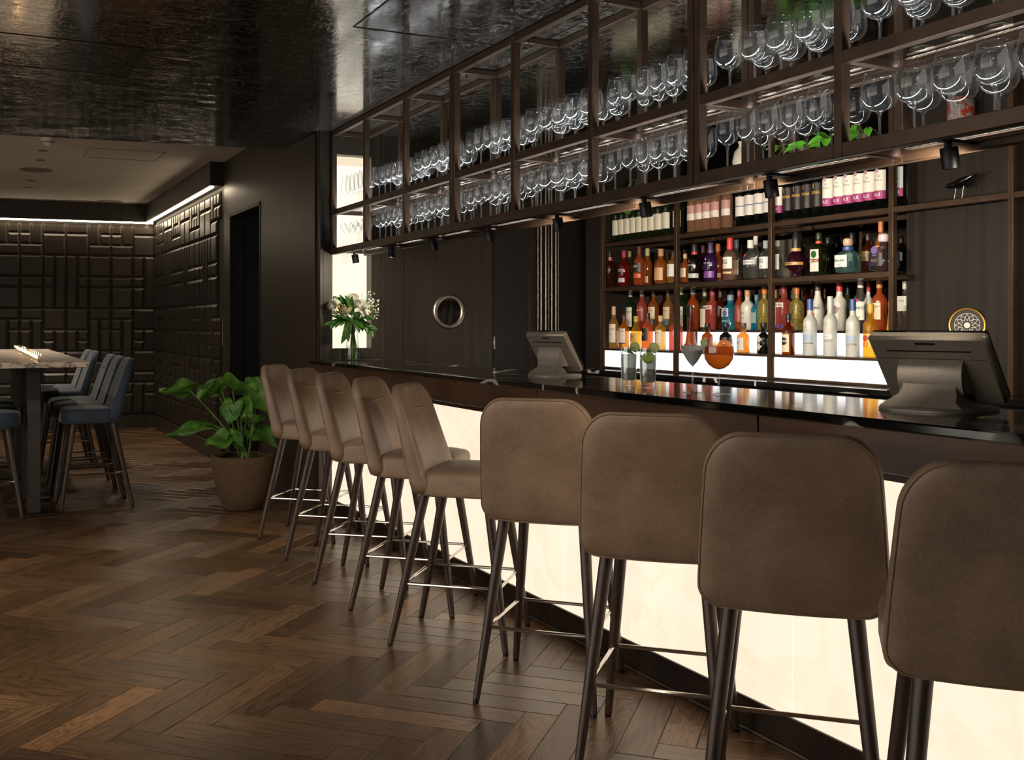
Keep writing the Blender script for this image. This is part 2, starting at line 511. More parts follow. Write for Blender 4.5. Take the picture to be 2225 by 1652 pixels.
# ------------------------------------------------------------------ rear wall, lounge side wall: raised panels
UN = .1378
C1 = [(0,0,2,1),(0,1,2,2),(0,3,1,2),(0,5,1,1),(0,6,1,2),(1,3,1,5),(0,8,2,2),(0,10,1,1),(0,11,1,1),(1,10,1,2),(0,12,2,2),(0,14,2,1),(0,15,1,3),(1,15,1,1),(1,16,1,2)]
C3 = [(0,0,1,2),(1,0,1,1),(1,1,1,1),(0,2,2,1),(0,3,2,2),(0,5,2,1),(0,6,2,2),(0,8,2,1),(0,9,1,4),(1,9,1,1),(1,10,1,2),(1,12,1,1),(0,13,2,2),(0,15,2,1),(0,16,2,2)]
_pm = {}
def panel_mesh(w_, h_):
    if (w_, h_) not in _pm:
        W_, H_ = w_ * UN - .004, h_ * UN - .004; b = .026; t = .026
        # the face leans slightly so neighbouring pieces catch light differently
        vs = [(0, 0, 0), (W_, 0, 0), (W_, 0, -H_), (0, 0, -H_), (0, -.011, 0), (W_, -.011, 0), (W_, -.011, -H_), (0, -.011, -H_),
              (b, -t, -b), (W_ - b, -t, -b), (W_ - b, -t, -H_ + b), (b, -t, -H_ + b)]
        fs = [(8, 11, 10, 9)]
        for k in (0, 4):
            for i in range(4):
                j = (i + 1) % 4; fs.append((k + i, k + 4 + i, k + 4 + j, k + j))
        me = bpy.data.meshes.new('panel'); me.from_pydata(vs, [], fs); me.materials.append(M['panel']); _pm[(w_, h_)] = me
    return _pm[(w_, h_)]
def panelled(wall, length, ztop):
    seq = [(C1, True), (C3, False), (C3, True), (C1, False)]
    ncol = int(length / (2 * UN) + .999)
    for c in range(ncol):
        pat, mir = seq[c % 4]
        for (cc, r, w_, h_) in pat:
            x = (2 - cc - w_) if mir else cc
            x0 = (c * 2 + x) * UN
            if x0 + w_ * UN > length + .001: continue
            place('panel', panel_mesh(w_, h_), wall, (x0 + .002, 0, ztop - r * UN - .002))
YC = 14.2
SK = math.atan2(.117, -1)      # direction of the rear wall from the corner
wall_rear = struct('wall_rear', MB().box(-.1, 0, 0, 7.5, .1, 2.95), M['backing'], loc=(XW, YC, 0), rot=(0, 0, SK))
# local -y must face the room: rear wall runs towards -x, so mirror the panel normal by turning the holder
wall_rear.rotation_euler = (0, 0, SK - PI)
wall_rear.data.transform(Matrix.Scale(-1, 4, (1, 0, 0))); wall_rear.data.flip_normals()
ncol = 13
seq = [(C1, True), (C3, False), (C3, True), (C1, False)]
for c in range(ncol):
    pat, mir = seq[c % 4]
    for (cc, r, w_, h_) in pat:
        x = (2 - cc - w_) if mir else cc
        place('panel', panel_mesh(w_, h_), wall_rear, (-(c * 2 + x + w_) * UN + .002, 0, 2.655 - r * UN - .002))
wall_side = struct('wall_right', MB().box(0, 0, 0, YC - 10.11, .12, 2.95), M['backing'], loc=(XW, YC, 0), rot=(0, 0, -PI / 2))
panelled(wall_side, YC - 10.11, 2.655)
struct('baseboard_rear', MB().cbox(-7.5, -.03, 0, 0, 0, .165, .003), M['wood_v'], loc=(XW, YC, 0), rot=(0, 0, SK - PI))
struct('baseboard_right', MB().cbox(0, -.03, 0, YC - 10.11, 0, .165, .003), M['wood_v'], loc=(XW, YC, 0), rot=(0, 0, -PI / 2))
struct('trim_1', MB().box(-7.5, -.135, 2.69, 0, 0, 2.92), M['wood_v'], loc=(XW, YC, 0), rot=(0, 0, SK - PI), smooth=False)
struct('trim_2', MB().box(0, -.135, 2.69, YC - 10.11, 0, 2.92), M['wood_v'], loc=(XW, YC, 0), rot=(0, 0, -PI / 2), smooth=False)
led = thing('led_strip', 'glowing warm LED strip under the soffit of the rear panelled wall', 'light', (XW, YC, 2.69), SK - PI)
obj('diffuser', MB().box(-7.5, -.125, -.02, -.03, -.095, -.002), M['led_warm'], led, smooth=False)
obj('channel', MB().box(-7.5, -.13, -.004, -.02, -.09, 0), M['black'], led, smooth=False)
led = thing('led_strip', 'glowing warm LED strip on the panelled wall beside the doorway', 'light', (XW, YC, 2.69), -PI / 2)
obj('diffuser', MB().box(.03, -.125, -.02, YC - 10.12, -.095, -.002), M['led_warm'], led, smooth=False)
obj('channel', MB().box(.02, -.13, -.004, YC - 10.11, -.09, 0), M['black'], led, smooth=False)

# plain wood wall with the doorway
D0, D1, DZ = 8.72, 9.87, 2.395
m = MB()
m.box(XW, YW + .06, 0, XW + .12, D0, 2.95); m.box(XW, D1, 0, XW + .12, 10.11, 2.95); m.box(XW, D0, DZ, XW + .12, D1, 2.95)
struct('wall_doorway', m, M['wood_v'], smooth=False)
m = MB(); m.box(XW - .012, 7.16, 0, XW, 7.53, 2.71)
struct('trim_3', m, M['wood_v'], smooth=False)
m = MB(); m.box(XW + .12, D0 - .5, 0, XW + .14, D0, 2.5); m.box(XW + .12, D1, 0, 4.2, D1 + .05, 2.5); m.box(4.2, 7.2, 0, 4.3, 10.2, 2.5)
struct('wall_corridor', m, M['black_wood'], smooth=False)
struct('ceiling_corridor', MB().box(XW + .13, 7.2, 2.5, 4.2, D1, 2.56), M['plaster'], smooth=False)
m = MB()
for (y0, y1, z0, z1) in ((D0, D0 + .03, 0, DZ), (D1 - .03, D1, 0, DZ), (D0, D1, DZ - .03, DZ)): m.box(XW - .004, y0, z0, XW + .125, y1, z1)
struct('trim_4', m, M['black_wood'], smooth=False)

# ------------------------------------------------------------------ far wall at the end of the bar
nx0, nx1 = at_y(719.5, 500, YW).x, at_y(808, 500, YW).x
nz0, nz1 = at_y(760, 757, YW).z, at_y(760, 337, YW).z
dx0, dx1 = at_y(876, 500, YW).x, at_y(1072, 500, YW).x
m = MB()
m.box(XW, YW, 0, nx0, YW + .16, ZC); m.box(nx1, YW, 0, dx0, YW + .16, ZC); m.box(nx0, YW, 0, nx1, YW + .16, nz0); m.box(nx0, YW, nz1, nx1, YW + .16, ZC)
m.box(dx0, YW + .02, 0, 4.75, YW + .16, ZC)
wall_far = struct('wall_far', m, M['wood_v'], smooth=False)
obj('moulding', MB().cbox(XW, YW - .02, 1.1, XW + .028, YW, ZC, .004), M['wood_v'], wall_far)
obj('moulding', MB().cbox(at_y(828, 0, YW).x, YW - .015, 0, at_y(836, 0, YW).x, YW, ZC, .004), M['wood_v'], wall_far)
obj('dark_panel', MB().box(dx1 + .006, YW + .008, 0, 4.74, YW + .02, ZC), M['black_wood'], wall_far, smooth=False)
obj('frame_post', MB().cbox(at_y(1148, 0, YW).x, YW - .01, 0, at_y(1163, 0, YW).x, YW + .008, ZC, .003), M['bronze_dark'], wall_far)
niche = thing('light_niche', 'tall backlit cream stone panel in the wall at the end of the bar', 'light', (nx0, YW + .1, nz0))
obj('light_panel', MB().box(0, 0, 0, nx1 - nx0, .02, nz1 - nz0), M['onyx_niche'], niche, smooth=False)
m = MB()
for (a0, b0, a1, b1) in ((0, 0, .004, nz1 - nz0), (nx1 - nx0 - .004, 0, nx1 - nx0, nz1 - nz0)): m.box(a0, -.1, b0, a1, 0, b1)
obj('reveal', m, M['bronze'], niche, smooth=False)
# door with porthole
pc = at_y(975.5, 677, YW)
door = struct('door_1', MB().cbox(dx0 + .005, YW, 0, dx1 - .003, YW + .02, 2.3, .003), M['wood_v'])
ring = []
for (r, z) in ((.132, .0), (.132, .010), (.126, .014), (.102, .014), (.094, .009), (.094, 0)): ring.append((r, z))
rot = (PI / 2, 0, 0)
obj('porthole_ring', MB().lathe(ring, 48), M['steel'], door, (pc.x, YW, pc.z), rot)
obj('porthole_glass', MB().lathe([(.0005, .002), (.095, .002)], 40), plain('dark_pane', (10, 9, 9), .06), door, (pc.x, YW, pc.z), rot)
for k in range(4):
    a = PI / 2 * k
    obj('screw', MB().lathe([(.005, .013), (.005, .0165), (.0005, .017)], 10), M['black'], door, (pc.x + .114 * math.cos(a), YW, pc.z + .114 * math.sin(a)), rot)
hx = at_y(1073, 745, YW)
obj('hinge', MB().cbox(-.008, -.012, -.05, .008, 0, .05, .003), M['steel'], door, (hx.x, YW, hx.z))
# screen of slim metal rods
scr = thing('rod_screen', 'screen of slim vertical steel rods in the dark corner behind the bar', 'screen', (at_y(1163, 0, YW - .04).x, YW - .06, 0))
rodm = plain('rod_steel', (120, 113, 102), .32, 1)
for px_, r in ((1169, .006), (1176, .011), (1186, .010), (1192.5, .004), (1199, .009), (1208, .011), (1213, .005)):
    X = at_y(px_, 600, YW - .06).x - scr.location.x
    obj('rod', MB().tube([(X, 0, .02), (X, 0, ZC - .01)], r, 10), rodm, scr)
obj('sill', MB().cbox(-.03, -.02, 0, at_y(1216, 0, YW - .06).x - scr.location.x + .02, .02, .02, .003), M['bronze_dark'], scr)

# walls on the bartender's side
YP = at_x(1970, 600, 4.38).y
struct('wall_bar', MB().box(4.60, -2, 0, 4.72, YW + .02, ZC), M['black_wood'], smooth=False)
struct('wall_bar_panel', MB().box(4.38, -2, 0, 4.60, YP, ZC), M['wood_bar'], smooth=False)
y0, y1 = at_x(1305, 0, XB).y, at_x(1272, 0, XB).y
struct('wall_bar_pilaster', MB().cbox(XB, y0, 0, 4.6, y1, ZC, .004), M['wood_bar'])
struct('added_wall_near', MB().box(-6, -2.1, 0, 4.75, -2, ZC), M['wood_v'], smooth=False)  # unseen wall put in to stop ambient light from behind the camera
struct('added_wall_left', MB().box(-4.6, 7.6, 0, -4.5, 15.2, 2.95), M['wood_v'], smooth=False)  # unseen wall put in to keep the side light out of the lounge
# concealed door in the panelled wall: slim pull handle and lock
for px_, y0_, y1_ in ((484, 694, 752),):
    h0, h1 = at_x(px_, y1_, XW - .05), at_x(px_, y0_, XW - .05)
    yl = YC - h0.y
    obj('pull_handle', MB().tube([(yl, -.02, h0.z), (yl, -.05, h0.z), (yl, -.05, h1.z), (yl, -.02, h1.z)], .009, 8), M['steel'], wall_side)
    obj('lock', MB().lathe([(.001, .0), (.018, 0), (.018, .01), (.001, .012)], 16), M['steel'], wall_side, (yl, -.026, h0.z - .2), (PI / 2, 0, 0))
# ------------------------------------------------------------------ the bar
YB0, YB1 = 0.15, YW
bar = thing('bar_counter', 'long bar front of glowing cream onyx panels under a brown wooden apron', 'bar', (0, 0, 0))
cuts = [YB0, 1.14, 2.52, 3.90, 5.28, 6.66, YB1]
for a, b in zip(cuts, cuts[1:]):
    obj('apron_panel', MB().cbox(2.205, a + .004, .955, 2.235, b - .004, 1.071, .002), M['wood_h'], bar)
    obj('light_panel', MB().box(2.345, a + .0015, .115, 2.36, b - .0015, .918), M['onyx'], bar, smooth=False)
obj('plinth', MB().cbox(2.355, YB0, 0, 2.39, YB1, .108, .003), M['bronze_dark'], bar)
obj('kick_strip', MB().cbox(2.343, YB0, 0, 2.355, YB1, .010, .002), M['steel'], bar)
obj('panel_sill', MB().cbox(2.335, YB0, .104, 2.375, YB1, .115, .002), M['bronze_dark'], bar)
obj('panel_head', MB().cbox(2.30, YB0, .918, 2.375, YB1, .957, .002), M['bronze_dark'], bar)
obj('carcass', MB().box(2.375, YB0, .01, 2.70, YB1, 1.07).box(2.236, YB0, .957, 2.38, YB1, 1.07), M['black_wood'], bar, smooth=False)
top = tag(obj('bar_worktop', MB().cbox(BAR_F, YB0, 1.072, BAR_B, YB1 - .002, 1.10, .005), M['marble_black']), 'polished black marble worktop with white veins running along the bar', 'worktop')

# ------------------------------------------------------------------ hanging glass rack
rack = thing('hanging_rack', 'long bronze metal rack hung from the ceiling above the bar, full of glasses', 'rack', (0, 0, 0))
PS = .681
posts = [YW - .01 - PS * k for k in range(10)]
ZR = [(1.845, 1.888), (2.122, 2.160), (2.682, 2.718)]
t = .034
for k, y in enumerate(posts):
    yy0 = y - t if k == 0 else y - t / 2
    dbl = k in (3, 6, 9)
    for X in (XR0, XR1 - t):
        if dbl:
            for s_ in (-1, 1):
                a = y + s_ * (t / 2 + .002)
                obj('post', MB().cbox(X, a - t / 2, ZR[0][0], X + t, a + t / 2, ZR[2][1], .002), M['bronze'], rack)
        else:
            obj('post', MB().cbox(X, yy0, ZR[0][0], X + t, yy0 + t, ZR[2][1], .002), M['bronze'], rack)
    for (z0, z1) in ZR:
        for s_ in ((-1, 1) if dbl else (0,)):
            a = (yy0 + t / 2) + s_ * (t / 2 + .002)
            obj('cross_bar', MB().cbox(XR0 + t, a - .014, z1 - .03, XR1 - t, a + .014, z1 - .001, .002), M['bronze'], rack)
bays = []
for k in range(len(posts) - 1):
    ya = posts[k + 1] + (t + .002 if (k + 1) in (3, 6, 9) else t / 2)
    yb = posts[k] - (t + .002 if k in (3, 6) else (t if k == 0 else t / 2))
    bays.append((ya, yb))
    for i, (z0, z1) in enumerate(ZR):
        for X in (XR0, XR1 - t):
            obj('rail', MB().cbox(X, ya, z0, X + t, yb, z1, .002), M['bronze'], rack)
        if i < 2:
            # glass lies inside the frame; LED profiles sit under it behind the front and back rails
            obj('glass_shelf', MB().cbox(XR0 + t + .0005, ya + .001, z1 - .010, XR1 - t - .0005, yb - .001, z1 - .002, .001), M['glass_shelf'], rack)
            for X, s_ in ((XR0 + t, 1), (XR1 - t, -1)):
                x0, x1 = sorted((X + s_ * .002, X + s_ * .008))
                obj('led_line', MB().box(x0, ya + .016, z1 - .019, x1, yb - .016, z1 - .0165), M['led_cool' if s_ > 0 else 'led_back'], rack, smooth=False)
                x0, x1 = sorted((X, X + s_ * .011)); l0, l1 = sorted((X + s_ * .011, X + s_ * .013))
                obj('led_channel', MB().box(x0, ya + .014, z1 - .0225, x1, yb - .014, z1 - .0195).box(l0, ya + .014, z1 - .0225, l1, yb - .014, z1 - .0115), M['bronze'], rack, smooth=False)
ZS = [ZR[0][1] - .0015, ZR[1][1] - .0015]
# little levelling pegs under the ceiling
for k, y in enumerate(posts[:-1]):
    obj('fixing', MB().lathe([(.006, -.02), (.006, 0)], 8, cap0=True), M['steel'], rack, (XR0 + .08, y - .01, ZR[2][1] - .03))

def spot_light(parent, loc, target, power, angle, col=(1, .86, .68), blend=.6, size=.02):
    l = bpy.data.lights.new('spot_lamp', 'SPOT'); l.energy = power; l.color = col
    l.spot_size = math.radians(angle); l.spot_blend = blend; l.shadow_soft_size = size
    o = bpy.data.objects.new('spot_lamp', l); COL.objects.link(o)
    o.parent = parent; o.location = loc
    d = Vector(target) - (Vector(parent.location) + Vector(loc))
    o.rotation_euler = d.to_track_quat('-Z', 'Y').to_euler()
    return o
SPOT_PX = [(770, 553), (850, 540), (940, 522), (1062, 503), (1210, 474), (1400, 437), (1672, 387), (2060, 315), (2520, 240)]  # last one is added past the frame edge to light the cocktails
ORD = ['first', 'second', 'third', 'fourth', 'fifth', 'sixth', 'seventh', 'eighth']
XS = 2.475
spots = []
for k, (px_, py_) in enumerate(SPOT_PX):
    p = at_x(px_, py_, XS)
    s_ = thing('spotlight', 'black cylinder spotlight under the glass rack, %s from the backlit niche' % (ORD + ['ninth'])[k], 'spotlight', (XS, p.y, ZR[0][0] + .012))
    tilt = (0, math.radians(-10 if k != 1 else -26), math.radians(0 if k != 1 else 60))
    obj('mount', MB().lathe([(.010, -.02), (.010, .0)], 10, cap0=True, cap1=True), M['black'], s_)
    obj('track', MB().box(-.108, -.012, .001, .108, .012, .010), M['black'], s_, smooth=False)
    obj('body', MB().lathe([(.0005, -.012), (.022, -.012), (.024, -.015), (.024, -.072), (.021, -.074), (.019, -.068), (.0005, -.068)], 20), M['black'], s_, rot=tilt)
    spots.append(s_)

# ------------------------------------------------------------------ bar stools
def rounded_rect(x0, x1, y0, y1, r, n=9):
    """corner radii r = (x0y0, x1y0, x1y1, x0y1)"""
    pts = []
    cs = [(x0 + r[0], y0 + r[0], PI, r[0]), (x1 - r[1], y0 + r[1], 1.5 * PI, r[1]), (x1 - r[2], y1 - r[2], 0, r[2]), (x0 + r[3], y1 - r[3], .5 * PI, r[3])]
    for (cx_, cy_, a0, rr) in cs:
        for i in range(n): 
            a = a0 + PI / 2 * i / (n - 1)
            pts.append((cx_ + rr * math.cos(a), cy_ + rr * math.sin(a)))
    return pts
def dense(pts, step=.03):
    out = []
    for i, p in enumerate(pts):
        q = pts[(i + 1) % len(pts)]; L = math.dist(p, q); k = max(1, int(L / step))
        for j in range(k): out.append((p[0] + (q[0] - p[0]) * j / k, p[1] + (q[1] - p[1]) * j / k))
    return out
def make_stool(name, label, mat, zt=1.092, piping=None):
    st = thing(name, label, 'bar stool')
    # seat pad: rounded plan, soft crown
    o = dense(rounded_rect(-.128, .245, -.222, .222, (.07, .115, .115, .07)))
    c = (0.035, 0.0)
    def ring(sc, z, cr=0.0):
        out = []
        for (x, y) in o:
            X, Y = c[0] + (x - c[0]) * sc, c[1] + (y - c[1]) * sc
            out.append((X, Y, z + cr))
        return out
    R_ = [ring(.05, .632), ring(.95, .632), ring(.98, .635), ring(.996, .643), ring(1.0, .655), ring(1.0, .702), ring(.994, .714), ring(.975, .725), ring(.93, .733), ring(.8, .740), ring(.6, .745), ring(.3, .748), ring(.05, .749)]
    obj('seat', MB().rings(R_), mat, st, ang=70)
    # backrest: upright rounded shield that leans back and wraps forward at the sides
    z0, z1 = .634, zt
    bo = dense(rounded_rect(-1, 1, 0, 1, (.0, .0, .0, .0), 2))
    def outline():
        pts = []
        hb, ht, rb, rt = .232, .198, .06, .10
        prof = rounded_rect(-hb, hb, z0, z1, (rb, rb, rt, rt), 10)
        for (y, z) in dense(prof, .025):
            k = (z - z0) / (z1 - z0)
            f = 1 + (ht / hb - 1) * max(k, 0.0) ** 1.3
            pts.append((y * f, z))
        return pts
    bo = outline(); zc = (z0 + z1) / 2
    def bend(x, y, z):
        k = (z - z0) / (z1 - z0)
        return (x - .150 - .105 * k + .55 * y * y * (1 - .35 * k), y, z)
    def bring(sc, x, taper=True):
        out = []
        for (y, z) in bo:
            Y, Zz = y * sc, zc + (z - zc) * sc
            k = (Zz - z0) / (z1 - z0)
            th_ = x * (1.55 - .95 * k) if x > 0 else x * (1 - .1 * k)
            out.append(bend(th_, Y, Zz))
        return out
    seqs = [(.04, .042), (.3, .042), (.6, .042), (.82, .041), (.92, .038), (.97, .031), (.995, .018), (1.0, 0.0), (.995, -.012), (.975, -.021), (.93, -.027), (.82, -.030), (.6, -.031), (.3, -.031), (.04, -.031)]
    obj('backrest', MB().rings([bring(s_, x) for s_, x in seqs]), mat, st, ang=70)
    # stitched edge and the pulled crease across the inner back
    for x in (-.0235,):
        pts = [Vector(p) for p in bring(.972, x)]
        obj('piping', MB().tube([p + Vector((.0004, 0, 0)) for p in pts], .0018, 5, closed=True), mat, st)
    zc_ = z0 + .76 * (z1 - z0)
    cr = [bend(.042 * (1.55 - .95 * .76) + .0002, y, zc_ + .004 * math.cos(y * 16)) for y in [(-.1 + .02 * i) for i in range(11)]]
    obj('crease', MB().tube(cr, [.001, .0025, .0035, .004, .004, .004, .004, .004, .0035, .0025, .001], 7), mat, st)
    # legs
    for sx in (-1, 1):
        for sy in (-1, 1):
            a = Vector((.155 if sx > 0 else -.112, sy * .148, .652)); b = Vector((sx * .248, sy * .213, .012))
            lg = obj('leg', MB().tube([a, a.lerp(b, .5), b], [.0215, .0185, .0128], 14), M['leg_wood'], st)
            obj('glide', MB().tube([b, b + (b - a).normalized() * .0122], [.0115, .0112], 12), M['black'], lg)
    f = .615
    X0, X1, Y = .112 + .136 * f, .155 + .093 * f, .148 + .065 * f
    rp = dense(rounded_rect(-X0, X1, -Y, Y, (.015, .015, .015, .015), 4), .1)
    obj('footrest', MB().tube([(x, y, .258) for x, y in rp], .0068, 8, closed=True), M['chrome'], st)
    return st
STOOLS = [((1.991, 6.479), -40), ((1.977, 5.825), -41), ((1.965, 5.250), -39), ((1.965, 4.672), -41), ((1.940, 4.098), -41),
          ((1.972, 3.375), 45), ((1.980, 2.710), 46), ((1.945, 2.090), 46), ((1.955, 1.505), 46)]
ORD9 = ORD + ['ninth']
base = None
for k, ((x, y), a) in enumerate(STOOLS):
    face = 'turned towards the room' if a < 0 else 'backing the room'
    lab = 'taupe bar stool %s, %s along the bar from the potted plant' % (face, ORD9[k])
    if base is None:
        base = make_stool('bar_stool', lab, M['leather'])
        base.location = (x, y, 0); base.rotation_euler = (0, 0, math.radians(a)); base['group'] = 'taupe stools along the bar'
    else:
        dup(base, (x, y, 0), math.radians(a), lab, 'taupe stools along the bar')
# ------------------------------------------------------------------ back bar: counter, stepped lights, shelves
PB = [at_x(p, 0, XB).y for p in (1307, 1467, 1672, 1935)]     # shelf posts along the wall
PB.append(at_x(2195, 0, XB).y)
ZT, Z2, Z3 = 1.950, 1.628, 2.272
YE = YP + .002                                               # shelving ends against the wood panel
ZCT = 1.032
bc = thing('back_counter', 'black marble back counter under the lit bottle steps', 'counter', (0, 0, 0))
obj('worktop', MB().cbox(4.0, -.5, ZCT - .03, 4.379, PB[0], ZCT, .004).cbox(4.379, YE, ZCT - .03, 4.56, PB[0], ZCT, .002), M['marble_black'], bc)
obj('cabinet', MB().box(4.03, -.5, .08, 4.375, PB[0], ZCT - .03), M['black_wood'], bc, smooth=False)
obj('toe_kick', MB().box(4.08, -.5, 0, 4.375, PB[0], .08), M['black'], bc, smooth=False)
bb = thing('back_bar_shelving', 'bronze framed back-bar shelving with glass shelves and two lit bottle steps', 'shelving', (0, 0, 0))
pt = .03
for k, y in enumerate(PB):
    if k < 4:
        obj('post', MB().cbox(XB, y - pt / 2, ZCT, XB + pt, y + pt / 2, ZC, .002), M['bronze'], bb)
    else:
        obj('post', MB().cbox(XB, y - pt / 2, ZCT, XB + pt, y + pt / 2, ZC, .002).cbox(XB + pt, y - .004, ZCT, 4.379, y + .004, ZC, .001), M['bronze'], bb)
segs = [(PB[1] + pt / 2, PB[0] - pt / 2), (PB[2] + pt / 2, PB[1] - pt / 2), (PB[3] + pt / 2, PB[2] - pt / 2)]
for i, (a, b) in enumerate(segs):
    g0 = a - .005 if i < 2 else max(a, YE + .001)
    a0 = a if i < 2 else g0
    for z in (ZT, Z2, Z3):
        obj('shelf_rail', MB().cbox(XB + .002, a, z - .038, XB + .03, b, z - .009, .002), M['bronze'], bb)
        obj('glass_shelf', MB().cbox(XB + .004, g0, z - .0085, XBK - .006, b + .005, z - .0005, .001), M['glass_shelf'], bb)
        obj('shelf_rail', MB().cbox(XBK - .035, a0, z - .038, XBK - .008, b, z - .009, .002), M['bronze'], bb)
    obj('lower_step', MB().cbox(XB + .0, a, 1.163, XB + .165, b, 1.1765, .002), M['bronze'], bb)
    obj('upper_step', MB().cbox(XB + .155, a0, 1.302, XBK - .006, b, 1.3155, .002), M['bronze'], bb)
    obj('light_panel', MB().box(XB + .012, a + .012, ZCT + .014, XB + .022, b - .012, 1.163), M['riser_light'], bb, smooth=False)
    obj('light_panel', MB().box(XB + .166, a + .004, 1.178, XB + .176, b - .004, 1.302), M['riser_light'], bb, smooth=False)
    obj('kerb', MB().cbox(XB + .002, a, ZCT + .0005, XB + .03, b, ZCT + .014, .002), M['bronze'], bb)
    for y in (a, b - .012):
        obj('panel_stile', MB().cbox(XB + .004, y, ZCT + .014, XB + .026, y + .012, 1.163, .001), M['bronze'], bb)
mir = plain('dark_mirror', (96, 86, 78), .05, 1)
obj('back_mirror', MB().box(XBK - .004, YE, 1.317, XBK, PB[0] + .01, ZC - .01), mir, bb, smooth=False)
# the ledge that carries the bird runs on past the last post
b = PB[3] - pt / 2
obj('ledge_rail', MB().cbox(XB + .002, PB[4] + pt / 2, ZT - .038, XB + .03, b, ZT - .009, .002), M['bronze'], bb)
obj('ledge_rail', MB().cbox(XB + .002, -.4, ZT - .038, XB + .03, PB[4] - pt / 2, ZT - .009, .002), M['bronze'], bb)
obj('glass_ledge', MB().cbox(XB + .004, PB[4] + pt / 2, ZT - .0085, 4.378, b, ZT - .0005, .001), M['glass_shelf'], bb)
obj('glass_ledge', MB().cbox(XB + .004, -.4, ZT - .0085, 4.378, PB[4] - pt / 2, ZT - .0005, .001), M['glass_shelf'], bb)

# ------------------------------------------------------------------ text helper
def text_mesh(txt, size, mat, bold=0.0, shear=0.0):
    cu = bpy.data.curves.new('lettering', 'FONT')
    cu.body = txt; cu.size = size; cu.align_x = 'CENTER'; cu.align_y = 'CENTER'; cu.resolution_u = 3
    cu.offset = bold; cu.shear = shear
    o = bpy.data.objects.new('lettering_src', cu); COL.objects.link(o)
    dg = bpy.context.evaluated_depsgraph_get()
    me = bpy.data.meshes.new_from_object(o.evaluated_get(dg))
    bpy.data.objects.remove(o); bpy.data.curves.remove(cu)
    me.materials.clear(); me.materials.append(mat)
    return me
def wrap_text(txt, size, r, z, mat, parent, ang=PI, bold=0.0, shear=0.0, flat=False):
    me = text_mesh(txt, size, mat, bold, shear)
    for v in me.vertices:
        x, y = v.co.x, v.co.y
        if flat:
            v.co = (-r, -x, z + y)
        else:
            a = ang + x / r                      # reads left to right from outside
            v.co = (r * math.cos(a), r * math.sin(a), z + y)
    return place('lettering', me, parent)

# ------------------------------------------------------------------ bottles
BM = {}
def bmat(name, tint, body, fac):
    BM[name] = thin_glass('bottle_' + name, tint, .55, 3.0, .05, .05, lin(*body), fac)
bmat('amber', (.95, .62, .24), (228, 140, 58), .36)
bmat('pale_amber', (.97, .78, .42), (228, 176, 98), .34)
bmat('dark_amber', (.62, .26, .08), (104, 48, 22), 0.34)
bmat('orange', (.97, .50, .22), (236, 122, 66), .40)
bmat('red', (.75, .12, .12), (170, 36, 36), 0.34)
bmat('coral', (.96, .42, .36), (242, 122, 112), .45)
bmat('purple', (.42, .20, .50), (96, 56, 124), 0.34)
bmat('plum', (.50, .14, .30), (88, 34, 56), 0.34)
bmat('green', (.20, .52, .14), (44, 96, 36), 0.31)
bmat('wine_green', (.16, .30, .08), (40, 52, 22), 0.60)
bmat('wine_black', (.02, .03, .02), (14, 16, 14), 0.90)
bmat('rose', (.94, .78, .66), (216, 168, 138), .32)
bmat('clear', (.95, .97, .96), (190, 196, 192), 0.07)
bmat('pinkish', (.98, .84, .76), (226, 186, 164), 0.15)
bmat('aqua', (.74, .92, .90), (126, 176, 176), 0.19)
bmat('blue', (.18, .70, .86), (60, 186, 220), .40)
bmat('yellow', (.98, .86, .10), (236, 206, 40), 0.60)
bmat('gold', (.98, .72, .18), (220, 160, 50), 0.27)
bmat('olive', (.52, .62, .22), (120, 124, 52), 0.27)
bmat('smoke', (.50, .48, .54), (90, 88, 100), 0.24)
BM['frost'] = speckle('bottle_frosted', (196, 198, 194), (214, 214, 208), 6, .35, 0, .05, Transmission_Weight=.25)
BM['white'] = plain('bottle_white', (206, 204, 194), .3)
BM['black'] = plain('bottle_black', (12, 11, 11), .12)
BM['flake'] = speckle('bottle_gold_flake', (58, 92, 58), (172, 138, 62), 170, .25, 0, .1, lo=.42, hi=.58)
CM = {}
def capm(c):
    key = tuple(c)
    if key not in CM: CM[key] = plain('cap_%d_%d_%d' % key, key, .4)
    return CM[key]
